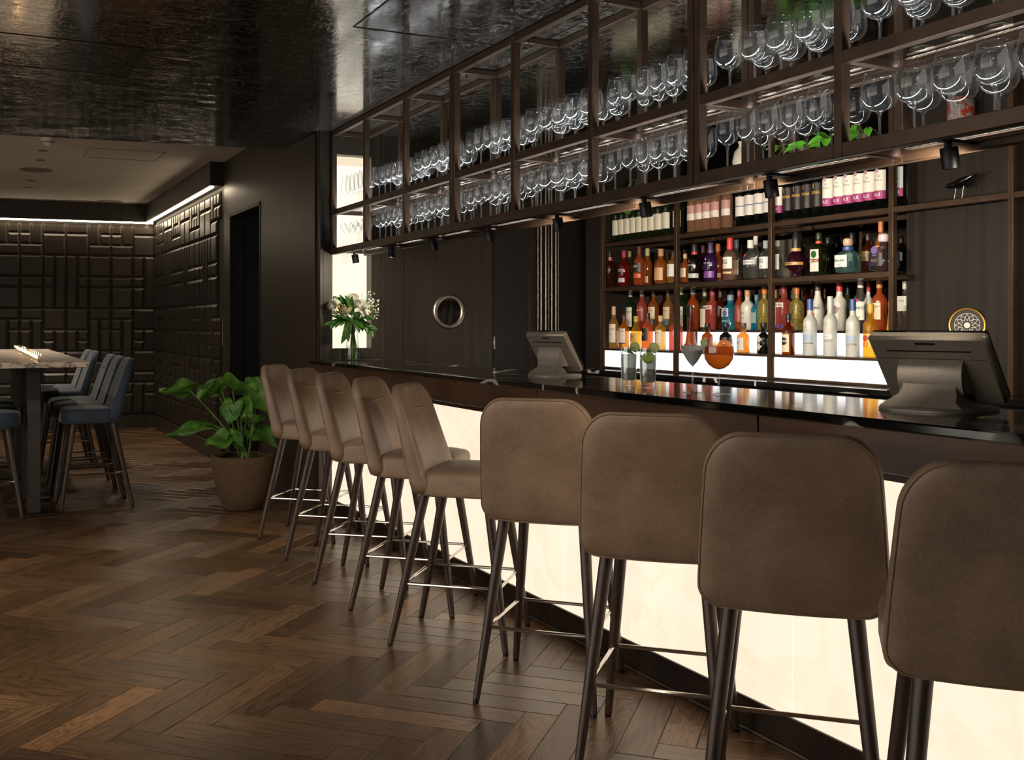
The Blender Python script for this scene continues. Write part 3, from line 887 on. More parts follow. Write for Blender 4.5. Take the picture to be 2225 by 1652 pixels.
PROF = {
    'wine': ([(.9, 0), (1, .012), (1, .63), (.96, .665), (.78, .72), (.46, .775), (.385, .81), (.37, .84)], [(.395, .80), (.395, .965), (.43, .967), (.43, .99), (.40, 1.0)]),
    'whisky': ([(.93, 0), (1, .012), (1, .56), (.97, .61), (.82, .665), (.5, .715), (.37, .745), (.36, .84)], [(.41, .83), (.42, .835), (.42, .99), (.39, 1.0)]),
    'tall': ([(.93, 0), (1, .012), (1, .57), (.96, .61), (.78, .66), (.52, .695), (.44, .73), (.42, .82)], [(.45, .80), (.45, .985), (.42, 1.0)]),
    'long': ([(.93, 0), (1, .01), (1, .40), (.97, .45), (.82, .55), (.6, .65), (.46, .73), (.42, .80), (.41, .84)], [(.46, .83), (.46, .985), (.42, 1.0)]),
    'short': ([(.9, 0), (1, .02), (1, .54), (.93, .60), (.72, .66), (.44, .70), (.36, .73), (.35, .80)], [(.42, .79), (.44, .80), (.44, .985), (.4, 1.0)]),
    'square': ([(.92, 0, 5), (1, .012, 5), (1, .60, 5), (.95, .64, 4), (.7, .69, 3), (.46, .725, 2), (.42, .745), (.41, .85)], [(.45, .84), (.46, .85), (.46, .985), (.43, 1.0)]),
    'squat': ([(.8, 0, 3), (.94, .03, 3), (1, .12, 3), (1, .42, 3), (.93, .52, 3), (.66, .60), (.36, .65), (.31, .69), (.31, .78)], [(.34, .77), (.40, .80), (.44, .87), (.40, .96), (.2, 1.0)]),
    'sphere': ([(.5, 0), (.52, .05), (.46, .075), (.72, .13), (.94, .22), (1, .31), (.94, .41), (.70, .50), (.40, .55), (.36, .58), (.36, .62)], [(.42, .61), (.46, .64), (.40, .72), (.44, .80), (.36, .9), (.24, 1.0)]),
    'cone': ([(.96, 0), (1, .01), (.98, .06), (.8, .22), (.58, .42), (.4, .62), (.28, .80), (.25, .88)], [(.3, .87), (.3, .985), (.27, 1.0)]),
    'pot': ([(.9, 0), (1, .02), (1, .50), (.94, .58), (.6, .64), (.4, .68), (.4, .74), (.5, .76), (.5, .79), (.36, .80)], [(.42, .80), (.5, .82), (.5, .97), (.45, 1.0)]),
}
def bottle(px, ytop, wpx, X, zb, kind, body, cap, label, lab=None, text=None, band=None, group=None, name='bottle', h=None, neck=None, emblem=None):
    """lab: (z0, z1, halfangle deg, colour) paper label; band: same, below or above it; text: list of (string, z, size, colour, bold)"""
    p = at_x(px, ytop, X); Z = depth(X, p.y)
    H_ = h or max(.12, min(p.z - zb, .345)); r = wpx * Z / FPX / 2
    b = thing(name, label, 'bottle', (X, p.y, zb), 0, group)
    bp, cp = PROF[kind]
    sc = lambda pr: [(q[0] * r, q[1] * H_) + tuple(q[2:]) for q in pr]
    seg = 20
    obj('body', MB().lathe([(.001, .0)] + sc(bp), seg), BM[body], b, ang=50)
    cpp = sc(cp)
    obj('cap', MB().lathe(cpp + [(.0008, cpp[-1][1])], 16), capm(cap), b, ang=50)
    pw = 5 if kind == 'square' else (3 if kind == 'squat' else 2)
    if neck:
        nz0, nz1, nc = neck
        obj('neck_band', MB().lathe([(.47 * r, nz0 * H_), (.47 * r, nz1 * H_)], 16), capm(nc), b)
    for L in (lab, band):
        if not L: continue
        z0, z1, ha, colr = L
        ha = math.radians(ha); e = 1.02
        lp = obj('label', MB().lathe([(r * e, z0 * H_, pw), (r * e, z1 * H_, pw)], 14, a0=PI - ha, a1=PI + ha), capm(colr), b, ang=80)
    for tx in (text or []):
        s_, z, size, colr, bold = tx[:5]
        wrap_text(s_, size * H_, r * 1.035, z * H_, capm(colr), b, bold=bold * H_, ang=PI + (tx[5] if len(tx) > 5 else 0), flat=pw > 2)
    if emblem:
        ez, er, ec = emblem
        pts = []
        for q_ in (.02, .34, .67, 1.0):
            for i in range(20):
                u, v_ = er * q_ * math.cos(2 * PI * i / 20), ez * H_ + er * q_ * r * math.sin(2 * PI * i / 20)
                pts.append((-r * 1.03, u * r, v_) if pw > 2 else (r * 1.03 * math.cos(PI + u), r * 1.03 * math.sin(PI + u), v_))
        obj('emblem', MB().add(pts, [tuple(range(20))] + [(k_ * 20 + i, k_ * 20 + (i + 1) % 20, k_ * 20 + 20 + (i + 1) % 20, k_ * 20 + 20 + i) for k_ in range(3) for i in range(20)]), capm(ec), b)
    return b
ORD12 = ORD + ['ninth', 'tenth']
WH, BK, CR = (232, 228, 218), (22, 20, 20), (216, 202, 172)
F2, R2 = XB + .085, XB + .20          # two rows on the glass shelves
# --- wine on the top shelf
for i_, px in enumerate((1341, 1353.5, 1366, 1379, 1392, 1405, 1418, 1433, 1450, 1474)):
    bottle(px, 0, 0.0722 * FPX / depth(F2, at_x(px, 0, F2).y), F2, ZT, 'wine', 'wine_green', (46, 60, 30), 'green white-wine bottle with plain cream label, %s from the pilaster' % ORD12[i_], (.16, .52, 78, (216, 210, 190)), group='white wine on the top shelf', name='wine_bottle', h=.30, text=[('~', .40, .05, (120, 110, 90), 0), ('--~-', .27, .045, (90, 90, 80), 0)])
for i_, px in enumerate((1505, 1521.5, 1537, 1556, 1580)):
    bottle(px, 0, .0722 * FPX / depth(F2, at_x(px, 0, F2).y), F2, ZT, 'wine', 'rose', (150, 96, 74), 'rose wine bottle with pink and white landscape label, %s after the white wine' % ORD12[i_], (.26, .40, 78, (222, 214, 208)), band=(.40, .58, 78, (186, 138, 132)), group='rose wine on the top shelf', name='wine_bottle', h=.30, text=[('ROSE', .295, .03, (110, 84, 84), 0), ('/\\_/', .40, .06, (96, 70, 74), 0)])
for i_, px in enumerate((1611, 1631, 1651, 1671.5)):
    b = bottle(px, 0, .0722 * FPX / depth(F2, at_x(px, 0, F2).y), F2, ZT, 'wine', 'wine_black', (16, 18, 30), 'dark wine bottle with thin blue stripe across its white label, %s after the rose' % ORD12[i_], (.20, .60, 78, (214, 210, 204)), group='blue-striped wine on the top shelf', name='wine_bottle', h=.30)
    obj('stripe', MB().lathe([(.0375, .118), (.0375, .124)], 14, a0=PI - 1.36, a1=PI + 1.36), capm((70, 104, 140)), b)
for i_, px in enumerate((1714, 1735, 1756, 1778)):
    bottle(px, 0, .0722 * FPX / depth(F2, at_x(px, 0, F2).y), F2, ZT, 'wine', 'wine_black', (18, 16, 16), 'black wine bottle with golden lettering, %s of four beside the middle post' % ORD12[i_], (.18, .62, 78, (30, 25, 24)), group='gold-lettered wine on the top shelf', name='wine_bottle', h=.30,
           text=[('RENA', .44, .075, (196, 150, 62), .0008, .25), ('I', .56, .13, (204, 152, 60), .001), ('. .', .36, .05, (180, 40, 40), .002), ('-----', .29, .04, (150, 116, 66), 0)])
for i_, px in enumerate((1693.6, 1802, 1826, 1847, 1869, 1891.5, 1916)):
    bottle(px, 0, .0722 * FPX / depth(F2, at_x(px, 0, F2).y), F2, ZT, 'wine', 'wine_black', (20, 30, 22), ('dark wine bottle with magenta-banded label, %s before the last post' % ORD12[7 - i_] if i_ else 'dark wine bottle with magenta-banded label, alone beside the middle post'), (.30, .66, 74, (226, 220, 214)), band=(.16, .31, 74, (150, 44, 108)), group='magenta-banded wine on the top shelf', name='wine_bottle', h=.30,
           text=[('La', .56, .06, (70, 60, 60), 0, .25), ('Vinera', .49, .055, (90, 80, 78), 0, .1), ('RUI', .235, .085, (236, 216, 226), .001), ('----', .185, .035, (220, 190, 206), 0)], emblem=(.65, .3, (176, 140, 150)))
bottle(1957, 0, .0722 * FPX / depth(F2, at_x(1957, 0, F2).y), F2, ZT, 'wine', 'wine_black', (60, 74, 66), 'dark wine bottle with illustrated blue-grey label beside the wood panel', (.30, .66, 60, (186, 196, 198)), band=(.16, .30, 60, (150, 44, 108)), name='wine_bottle', h=.30, text=[('Vinera', .46, .055, (60, 66, 70), 0), ('RUI', .23, .085, (236, 216, 226), .001)])
# --- spirits on the second shelf
bottle(1324.5, 545, 25, F2, Z2, 'whisky', 'dark_amber', BK, 'dark brown spirit bottle with pink neck band at the pilaster end of the second shelf', (.40, .50, 60, (52, 36, 28)), neck=(.72, .82, (190, 120, 110)), text=[('- - -', .45, .06, (200, 130, 90), 0)])
bottle(1356, 544, 26, F2, Z2, 'short', 'red', (150, 44, 66), 'red bottle with magenta cap and white script on the second shelf', (.10, .22, 60, (196, 190, 184)), text=[('Sierra', .44, .16, (236, 226, 220), .001)])
bottle(1368, 546, 20, R2, Z2, 'whisky', 'olive', (150, 150, 90), 'olive spirit bottle behind the red bottle with white script')
bottle(1389, 535, 25, F2, Z2, 'whisky', 'orange', (92, 44, 40), 'rust-red whisky bottle with black label and orange lower label', (.33, .56, 70, (40, 26, 28)), band=(.18, .29, 66, (214, 96, 60)), text=[('JURA', .48, .085, (226, 214, 200), .001)])
bottle(1407, 540, 21, R2, Z2, 'tall', 'amber', (196, 190, 140), 'slender amber bottle with cream cap and small cream label', (.08, .25, 60, CR))
bottle(1436, 541, 29, F2, Z2, 'short', 'amber', (196, 146, 106), 'broad amber whisky bottle with copper-coloured cap and cream label', (.10, .46, 70, (206, 160, 110)), text=[('NIKKA', .40, .045, (96, 66, 44), 0), ('FROM', .34, .04, (96, 66, 44), 0)])
bottle(1463, 545, 27, F2, Z2, 'whisky', 'pale_amber', (40, 34, 34), 'amber bottle with white label of black brush calligraphy', (.20, .58, 60, WH), text=[('S', .47, .16, BK, .002), ('Z', .31, .14, BK, .002)])
bottle(1488.5, 552, 19, F2, Z2, 'square', 'amber', (196, 176, 140), 'short amber bottle with cut-glass stopper and brush-lettered cream label', (.18, .50, 60, CR), text=[('E', .40, .10, BK, .001), ('I', .28, .10, BK, .001)])
bottle(1509, 531, 28, F2, Z2, 'short', 'black', (40, 40, 44), 'black gin bottle with red neck and white lettering beside the purple bottle', (.10, .22, 88, (196, 194, 192)), neck=(.72, .80, (190, 60, 62)), text=[('WHITLEY NEILL', .44, .055, (230, 226, 222), .0006)], emblem=(.54, .2, (180, 52, 52)))
bottle(1527, 533, 20, R2, Z2, 'short', 'plum', (96, 40, 60), 'plum-red bottle standing behind the black gin bottle')
bottle(1544, 527, 28, F2, Z2, 'short', 'purple', (60, 52, 84), 'purple gin bottle with violet label on the second shelf', (.08, .25, 84, (122, 70, 150)), neck=(.72, .80, (108, 66, 134)), text=[('WHITLEY NEILL', .46, .055, (226, 216, 232), .0006), ('4', .56, .1, (230, 220, 236), .001)])
bottle(1560, 530, 24, R2, Z2, 'short', 'orange', (206, 116, 60), 'orange gin bottle half hidden behind the purple one', (.10, .22, 80, (214, 190, 150)))
bottle(1586, 517, 30, F2, Z2, 'short', 'pinkish', (206, 70, 60), 'pale pink gin bottle with red cap and tall white label', (.26, .54, 66, (226, 222, 216)), band=(.14, .19, 60, (214, 176, 130)), neck=(.72, .80, (206, 60, 56)), text=[('EG', .42, .14, (40, 36, 40), .001), ('GIN', .31, .05, (200, 110, 60), 0)])
bottle(1600, 521, 25, R2, Z2, 'short', 'clear', (92, 100, 104), 'clear bottle with grey-green label behind the pale pink gin', (.14, .5, 70, (176, 184, 170)))
bottle(1631, 522, 32, F2, Z2, 'short', 'clear', (226, 224, 220), 'clear ridged gin bottle with white cap and small red mark', (.36, .48, 88, (206, 206, 204)), text=[('CAORUNN', .42, .085, (60, 60, 62), .0006)], emblem=(.60, .18, (196, 60, 50)))
bottle(1642, 513, 22, R2, Z2, 'tall', 'clear', (222, 220, 214), 'tall clear bottle with white cap behind the ridged gin bottle', (.3, .5, 60, (196, 196, 190)))
bottle(1664, 523, 28, F2, Z2, 'short', 'clear', (150, 160, 160), 'clear gin bottle with white panel label at the middle post', (.24, .56, 66, (214, 216, 214)), text=[('EG', .44, .14, (50, 50, 56), .001), ('GIN', .30, .05, (60, 60, 60), 0)])
bottle(1690, 523, 23, F2, Z2, 'square', 'clear', (170, 176, 170), 'squarish clear bottle with pale label right beside the middle post', (.2, .62, 60, (196, 200, 190)))
bottle(1730, 505, 46, F2, Z2, 'sphere', 'plum', (34, 28, 30), 'round flask of dark plum liqueur with gold crown neck and waist band', (.24, .31, 85, (176, 134, 66)), text=[('CHAMBORD', .275, .045, (70, 46, 30), .0004)], neck=(.56, .63, (190, 156, 90)))
bottle(1737, 507, 26, R2, Z2, 'whisky', 'wine_black', BK, 'black bottle standing behind the round liqueur flask')
bottle(1779, 506, 29, F2, Z2, 'square', 'wine_green', (28, 40, 26), 'square dark green herbal liqueur bottle with white and orange label', (.07, .60, 44, (216, 210, 196)), band=(.29, .37, 44, (206, 74, 44)), neck=(.74, .8, (200, 70, 50)), text=[('Jägermeister', .33, .05, (240, 230, 210), .0004)], emblem=(.48, .55, (40, 90, 48)))
bottle(1799, 516, 26, R2, Z2, 'square', 'wine_black', BK, 'squarish black bottle behind the dark green herbal liqueur')
bottle(1843, 517, 50, F2, Z2, 'squat', 'aqua', (186, 162, 130), 'squat pale blue tequila bottle with oval label and blue neck ribbon', (.16, .50, 38, (206, 212, 208)), neck=(.645, .74, (40, 70, 150)), text=[('Don Julio', .35, .10, (60, 60, 70), .0006), ('BLANCO', .22, .035, (60, 60, 70), 0)])
bottle(1851, 506, 27, R2, Z2, 'whisky', 'wine_black', (20, 18, 18), 'black round-shouldered bottle behind the squat tequila bottle', (.3, .5, 50, (150, 140, 110)))
bottle(1886, 508, 27, R2, Z2, 'whisky', 'dark_amber', (44, 32, 26), 'brown bottle between the two tequila bottles', (.3, .55, 50, (120, 86, 44)))
bottle(1914, 482, 25, R2, Z2, 'tall', 'amber', (186, 116, 70), 'tall bottle with copper foil neck behind the grey tequila decanter', (.3, .52, 60, (206, 150, 60)))
bottle(1921, 507, 58, F2, Z2, 'squat', 'smoke', (206, 190, 200), 'broad smoky tequila decanter with pale stopper and black label', (.12, .46, 34, (40, 34, 46)), text=[('SILVER', .40, .045, (190, 180, 200), 0), ('XXX', .26, .1, (150, 130, 90), .0006)], emblem=(.54, .3, (110, 90, 160)))
bottle(1958, 516, 28, R2, Z2, 'whisky', 'wine_black', BK, 'black bottle at the end of the second shelf by the wood panel', (.3, .55, 50, (120, 110, 90)))
# --- front row on the lower lit step
F1, ZF = XB + .083, 1.1768
bottle(1333.6, 666, 21, F1, ZF, 'tall', 'pale_amber', (206, 170, 130), 'slim pale whisky bottle with tall white label at the pilaster end of the lit step', (.14, .58, 76, (226, 216, 200)), text=[('DALLAN', .46, .07, (110, 90, 70), .0004), ('15', .56, .07, (120, 90, 60), 0), ('----', .34, .09, (90, 60, 40), .002)])
bottle(1356, 685, 23, F1, ZF, 'whisky', 'amber', (96, 62, 44), 'amber whisky bottle with white label edged by a dark band', (.18, .60, 66, (226, 212, 190)), band=(.14, .18, 66, (80, 36, 40)), text=[('AUCHEN', .52, .07, (90, 60, 44), .0004)])
bottle(1382, 687, 25, F1, ZF, 'long', 'gold', (196, 160, 60), 'yellow-gold round-shouldered whisky bottle on the lower lit step', (.22, .48, 60, (206, 156, 70)), text=[('OAK', .36, .08, (110, 70, 20), .0006)])
bottle(1407, 680, 25, F1, ZF, 'whisky', 'orange', (60, 40, 34), 'orange-brown whisky bottle with black label and dark cap', (.24, .58, 56, (36, 28, 28)), emblem=(.42, .3, (150, 100, 60)))
bottle(1435, 686, 24, F1, ZF, 'whisky', 'pale_amber', (206, 176, 130), 'pale amber whisky bottle with cream label beside the red flask', (.2, .58, 62, (224, 206, 178)), text=[('TALLY', .5, .07, (110, 80, 60), .0004)])
bottle(1469, 674, 30, F1, ZF, 'pot', 'coral', (110, 40, 60), 'round coral-red flask at the first shelf post of the lit step', None)
bottle(1501, 663, 28, F1, ZF, 'cone', 'dark_amber', (40, 50, 40), 'sloping brown bottle with dark neck on the lower lit step', (.07, .16, 60, (150, 40, 40)), text=[('RUM', .11, .05, (230, 200, 120), .0006)])
bottle(1537, 703, 24, F1, ZF, 'pot', 'dark_amber', BK, 'squat dark bottle behind the orange cocktail glass', (.15, .4, 60, (60, 46, 40)))
bottle(1577, 703, 27, F1, ZF, 'pot', 'black', BK, 'squat black bottle with small white lettering on the lower lit step', None, text=[('DARK', .40, .06, (150, 140, 130), 0)])
bottle(1615, 702, 27, F1, ZF, 'pot', 'amber', (90, 70, 60), 'brown apothecary gin bottle with silver-white picture label', (.10, .50, 50, (196, 192, 190)), text=[('47', .34, .14, (110, 110, 112), .0006)])
b = bottle(1659, 702, 27, F1, ZF, 'pot', 'black', BK, 'black apothecary gin bottle with white diamond label', None, text=[("HENDRICK'S", .35, .055, (60, 60, 56), .0006)])
rr = .5 * 27 * depth(F1, b.location.y) / FPX * 1.025
dm = [(a_, z_) for a_, z_ in ((-1.0, .35), (-.5, .225), (0, .10), (.5, .225), (1.0, .35), (.5, .475), (0, .60), (-.5, .475))]
hh_ = at_x(1659, 702, F1).z - ZF
obj('label', MB().add([(rr * math.cos(PI + a_), rr * math.sin(PI + a_), z_ * hh_) for a_, z_ in dm] + [(-rr, 0, .35 * hh_)], [(i, (i + 1) % 8, 8) for i in range(8)]), capm((206, 204, 190)), b)
bottle(1713, 682, 27, F1, ZF, 'whisky', 'dark_amber', (24, 22, 22), 'black rum bottle with two handles and cream label of a dark emblem', (.07, .50, 52, (206, 196, 168)), text=[('KRAKEN', .33, .07, (226, 216, 190), .0008)], emblem=(.33, .62, (36, 32, 30)))
for k, px in enumerate((1760, 1853)):
    bottle(px, 650, 29.5, F1, ZF, 'tall', 'frost', (48, 78, 140), 'frosted vodka bottle with blue cap and flying-birds scene' + (', nearer the black rum bottle' if k == 0 else ', beside the gold liqueur bottle'), (.255, .37, 70, (150, 166, 190)),
           text=[('GREY GOOSE', .215, .045, (60, 70, 96), .0006, .15), ('VODKA', .17, .025, (110, 120, 140), 0), ('v  v', .50, .05, (110, 110, 110), 0), ('~ v ~', .45, .06, (100, 100, 104), 0), ('---', .10, .03, (190, 60, 60), .001)], group='frosted bird vodka bottles')
bottle(1804, 644, 29, F1, ZF, 'tall', 'frost', (186, 190, 190), 'frosted vodka bottle with clear neck and etched trees, between the blue-capped ones', (.30, .36, 60, (214, 212, 206)), text=[('BELVEDERE', .255, .05, (150, 130, 110), .0005, .1), ('A A A', .33, .05, (90, 90, 90), .0005), ('|||||||', .55, .1, (170, 174, 170), 0)])
bottle(1892, 660, 32, F1, ZF, 'whisky', 'gold', (206, 150, 60), 'golden liqueur bottle with red and yellow round label', (.2, .44, 60, (226, 170, 60)), text=[('43', .24, .13, (200, 60, 30), .0016)], emblem=(.36, .42, (176, 60, 40)))
bottle(1935, 655, 34, F1, ZF, 'cone', 'yellow', (186, 150, 60), 'tall tapering bright yellow liqueur bottle behind the last shelf post')
# --- rear row on the upper lit step
G1, ZG = XB + .255, 1.3158
bottle(1370, 631, 20, G1, ZG, 'whisky', 'green', (216, 214, 206), 'green whisky bottle with white cap and white label, nearest the pilaster', (.06, .56, 70, (222, 218, 206)), text=[('LAPHROAIG', .44, .06, (60, 70, 56), .0006), ('10', .52, .06, BK, 0)])
bottle(1395, 630, 24, G1, ZG, 'whisky', 'coral', (150, 140, 130), 'red-gold whisky bottle with bold red label on the upper lit step', (.2, .54, 66, (150, 50, 44)), text=[('ARDMORE', .48, .055, (236, 220, 200), .0006)])
bottle(1420, 629, 24, G1, ZG, 'whisky', 'amber', (80, 66, 56), 'amber whisky bottle with cream label, between the red-labelled one and the post', (.26, .56, 66, (216, 196, 160)), text=[('COAST', .46, .06, (110, 70, 50), .0005)], band=(.1, .25, 50, (90, 120, 150)))
bottle(1452, 629, 23, G1, ZG, 'whisky', 'pale_amber', (80, 66, 56), 'amber whisky bottle with cream and pale blue labels beside the first post', (.26, .56, 66, (216, 196, 160)), text=[('NORTH', .46, .06, (110, 70, 50), .0005)], band=(.1, .25, 50, (100, 130, 160)))
bottle(1480, 625, 24, G1, ZG, 'whisky', 'green', (216, 212, 204), 'green whisky bottle with white cap just past the first post', (.06, .54, 70, (220, 216, 202)), text=[('LAPHROAIG', .42, .06, (60, 70, 56), .0006)])
bottle(1506, 624, 27, G1, ZG, 'whisky', 'orange', (150, 146, 142), 'orange whisky bottle with narrow black label on the upper lit step', (.3, .56, 30, (36, 30, 30)))
bottle(1531, 626, 20, G1, ZG, 'tall', 'olive', (170, 166, 130), 'olive bottle with cream label between the orange whisky and the pink gin', (.06, .5, 60, (196, 186, 160)))
bottle(1548, 628, 25, G1, ZG, 'square', 'coral', (160, 60, 96), 'square pink gin bottle with magenta cap beside the blue bottle', (.50, .60, 44, (226, 206, 200)), text=[("Gordon's", .55, .055, (130, 40, 70), .0005)])
bottle(1565, 628, 20, G1, ZG, 'tall', 'dark_amber', (70, 44, 40), 'reddish-brown bottle tucked between the pink gin and the blue bottle')
bottle(1587, 641, 31, G1, ZG, 'square', 'blue', (120, 150, 170), 'square bright blue gin bottle on the upper lit step', (.38, .62, 36, (206, 214, 214)), text=[('BOMBAY', .58, .05, (60, 70, 110), .0005), ('SAPPHIRE', .25, .06, (190, 230, 240), .0005)], emblem=(.47, .45, (90, 110, 150)))
bottle(1606, 628, 20, G1, ZG, 'whisky', 'orange', (150, 60, 60), 'amber bottle with red cap between the blue and white gin bottles', (.2, .5, 60, (150, 60, 44)))
bottle(1624, 630, 29, G1, ZG, 'whisky', 'white', (196, 150, 106), 'matt white gin bottle with cork stopper', None, text=[('PINK', .42, .06, (176, 110, 110), .0004), ('HILL', .30, .06, (150, 110, 110), .0004), ('----', .24, .03, (150, 130, 130), 0)])
bottle(1644, 641, 20, G1, ZG, 'square', 'blue', (90, 120, 130), 'blue gin bottle half hidden by the matt white one', (.2, .5, 40, (150, 170, 160)))
bottle(1661, 624, 25, G1, ZG, 'square', 'flake', (206, 120, 60), 'green bottle full of gold flakes with orange cap left of the middle post')
bottle(1684, 630, 20, G1, ZG, 'tall', 'olive', (176, 116, 60), 'muted beige-green bottle just right of the middle post', (.08, .6, 70, (150, 140, 106)))
bottle(1703, 621, 28, G1, ZG, 'square', 'coral', (166, 60, 76), 'square pink gin bottle with rosy cap above the black rum bottle', (.52, .62, 44, (230, 210, 200)), text=[("Gordon's", .57, .055, (130, 40, 60), .0005)], band=(.05, .13, 44, (110, 70, 130)))
bottle(1731, 624, 27, G1, ZG, 'square', 'flake', (206, 116, 60), 'green bottle full of gold flakes beside the white coconut liqueur', emblem=(.12, .3, (216, 110, 110)))
bottle(1777, 615, 29, G1, ZG, 'long', 'white', (66, 44, 40), 'white coconut liqueur bottle with brown cap and sunset mark', None, text=[('MALIBU', .47, .075, (40, 36, 36), .001, .1)], emblem=(.33, .36, (216, 120, 50)))
bottle(1824, 613, 30, G1, ZG, 'tall', 'white', (186, 60, 60), 'white spirit bottle with red cap and grey round label', None, text=[('SMITHERS', .45, .06, (150, 60, 66), .0006)], emblem=(.43, .62, (128, 122, 124)))
bottle(1842, 620, 19, G1 + .072, ZG, 'tall', 'olive', BK, 'dull bottle with black cap behind the white spirit bottle')
bottle(1870, 602, 28, G1, ZG, 'tall', 'clear', (222, 220, 214), 'clear rum bottle with white cap, large white label and red roundel', (.20, .54, 76, (222, 222, 210)), text=[('BACARDÍ', .42, .075, (40, 50, 50), .001, .1), ('SUPERIOR', .25, .04, (40, 40, 40), .0008)], emblem=(.56, .3, (190, 60, 60)))
bottle(1887, 613, 19, G1 + .072, ZG, 'tall', 'white', (180, 60, 56), 'white bottle with red cap behind the orange rum')
bottle(1911, 607, 31, G1, ZG, 'whisky', 'orange', (176, 120, 70), 'orange spiced rum bottle with cream picture label', (.22, .54, 50, (222, 196, 160)), text=[('Morgan', .48, .07, (90, 44, 36), .0006)])
bottle(1967, 611, 26, G1, ZG, 'square', 'clear', (196, 190, 180), 'clear bottle with pale label at the wood panel end of the upper lit step', (.4, .7, 60, (206, 204, 196)), text=[('TITAN', .6, .05, (90, 90, 86), .0004)])

# ------------------------------------------------------------------ stemware on the rack
def glass_proto(kind):
    if kind == 'balloon':
        h, R, rim = .198, .0535, .043
        bowl = [(.004, .088), (.012, .089), (.028, .094), (.042, .105), (.0505, .120), (R, .138), (.0525, .158), (.048, .180), (rim, h)]
        stem = [(.0085, .004), (.0048, .012), (.0042, .03), (.0042, .066), (.006, .080), (.011, .0885)]; foot = .036
    elif kind == 'wine':
        h, R, rim = .205, .041, .031
        bowl = [(.004, .094), (.011, .095), (.024, .101), (.034, .113), (.040, .130), (R, .145), (.039, .168), (.035, .190), (rim, h)]
        stem = [(.008, .004), (.0044, .012), (.0038, .03), (.0038, .072), (.0055, .085), (.010, .0945)]; foot = .034
    elif kind == 'flute':
        h, R, rim = .235, .033, .024
        bowl = [(.004, .098), (.012, .100), (.024, .112), (.031, .132), (R, .15), (.032, .175), (.028, .21), (rim, h)]
        stem = [(.007, .004), (.004, .012), (.0035, .03), (.0035, .085), (.009, .0985)]; foot = .033
    else:  # cocktail cone
        h = .165
        bowl = [(.004, .088), (.02, .106), (.036, .132), (.052, h)]
        stem = [(.007, .004), (.004, .012), (.0036, .03), (.0036, .078), (.006, .0885)]; foot = .035
    bm = MB().lathe(bowl, 22); lip = MB().lathe([(bowl[-1][0] - .0009, h - .0006), (bowl[-1][0], h + .0005), (bowl[-1][0] + .0009, h - .0006), (bowl[-1][0], h - .0016), (bowl[-1][0] - .0009, h - .0006)], 22)
    bm.add(lip.v, lip.f)
    return (bm.mesh('bowl', M['glass'], ang=60), MB().lathe(stem, 10).mesh('stem', M['glass'], ang=60), MB().lathe([(.001, 0), (foot, 0), (foot, .0012), (foot * .6, .0022), (.0085, .0042)], 22).mesh('foot', M['glass'], ang=40))
GP = {k: glass_proto(k) for k in ('balloon', 'wine', 'flute', 'cocktail')}
GNAME = {'balloon': 'balloon_glass', 'wine': 'wine_glass', 'flute': 'tasting_glass', 'cocktail': 'cocktail_glass'}
GLAB = {'balloon': 'balloon glass', 'wine': 'upright wine glass', 'flute': 'slender tulip glass', 'cocktail': 'cone-shaped cocktail glass'}
GGRP = {'balloon': 'balloon glasses', 'wine': 'wine glasses', 'flute': 'tulip glasses', 'cocktail': 'cocktail glasses'}
def glass_at(kind, x, y, lvl, row, bay):
    nm = ('lower', 'upper')[lvl]
    g = thing(GNAME[kind], '%s on the %s rack shelf, %s row, %s bay from the backlit niche' % (GLAB[kind], nm, ('front', 'back')[row], ORD[bay]), 'glass', (x, y, ZS[lvl]), RND.uniform(0, 6), '%s, %s shelf %s row, %s rack bay' % (GGRP[kind], nm, ('front', 'back')[row], ORD[bay]))
    b_, s_, f_ = GP[kind]
    place('bowl', b_, g); place('stem', s_, g); place('foot', f_, g)
LAY = {0: (('cocktail', .115), ('flute', .085)), 1: (('wine', .098), ('wine', .096)), 2: (('wine', .1), ('balloon', .116)), 3: (('wine', .098), ('wine', .1)),
       4: (('balloon', .118), ('balloon', .118)), 5: (('wine', .1), ('wine', .1)), 6: (('wine', .108), ('balloon', .126)), 7: (('balloon', .126), ('balloon', .126))}
for k, (lo, up) in LAY.items():
    ya, yb = bays[k]
    for lvl, (kind, sp) in ((0, lo), (1, up)):
        for row, X in ((0, XR0 + .085), (1, XR0 + .198)):
            r_ = .056 if kind in ('balloon', 'cocktail') else .043
            L_ = yb - ya - 2 * r_ - .01
            n_ = int(L_ / sp) + 1
            if k == 0 and row == 1: continue
            for i in range(n_):
                y = yb - r_ - .006 - i * sp - (sp * .45 if row else 0) + RND.uniform(-.004, .004)
                if y - r_ < ya + .002: continue
                if kind == 'balloon' and lvl == 0 and k == 4 and i == 4 and row == 1: continue
                glass_at(kind, X + RND.uniform(-.004, .004), y, lvl, row, k)
# ------------------------------------------------------------------ lounge tables and blue stools
def table(y0, y1, label):
    t_ = thing('high_table', label, 'table', (.41, (y0 + y1) / 2, 0))
    hl = (y1 - y0) / 2
    obj('table_top', MB().cbox(-.34, -hl, 1.062, .34, hl, 1.10, .003), M['marble_white'], t_)
    for s_ in (-1, 1):
        yb = s_ * (hl - .62)
        obj('column', MB().cbox(-.025, yb - .125, .02, .065, yb + .125, 1.062, .004), speckle('column_slate', (44, 40, 38), (58, 53, 49), 40, .5, 0, .2), t_)
        obj('foot_plate', MB().cbox(-.16, yb - .16, 0, .175, yb + .16, .02, .003), M['bronze_dark'], t_)
    return t_
table(7.44, 9.36, 'high marble-topped table beside three blue stools, nearer the bar')
table(9.44, 11.5, 'high marble-topped table beside two blue stools, nearer the rear panelled wall')
bs = make_stool('bar_stool', 'blue velvet stool', M['velvet'], 1.10)
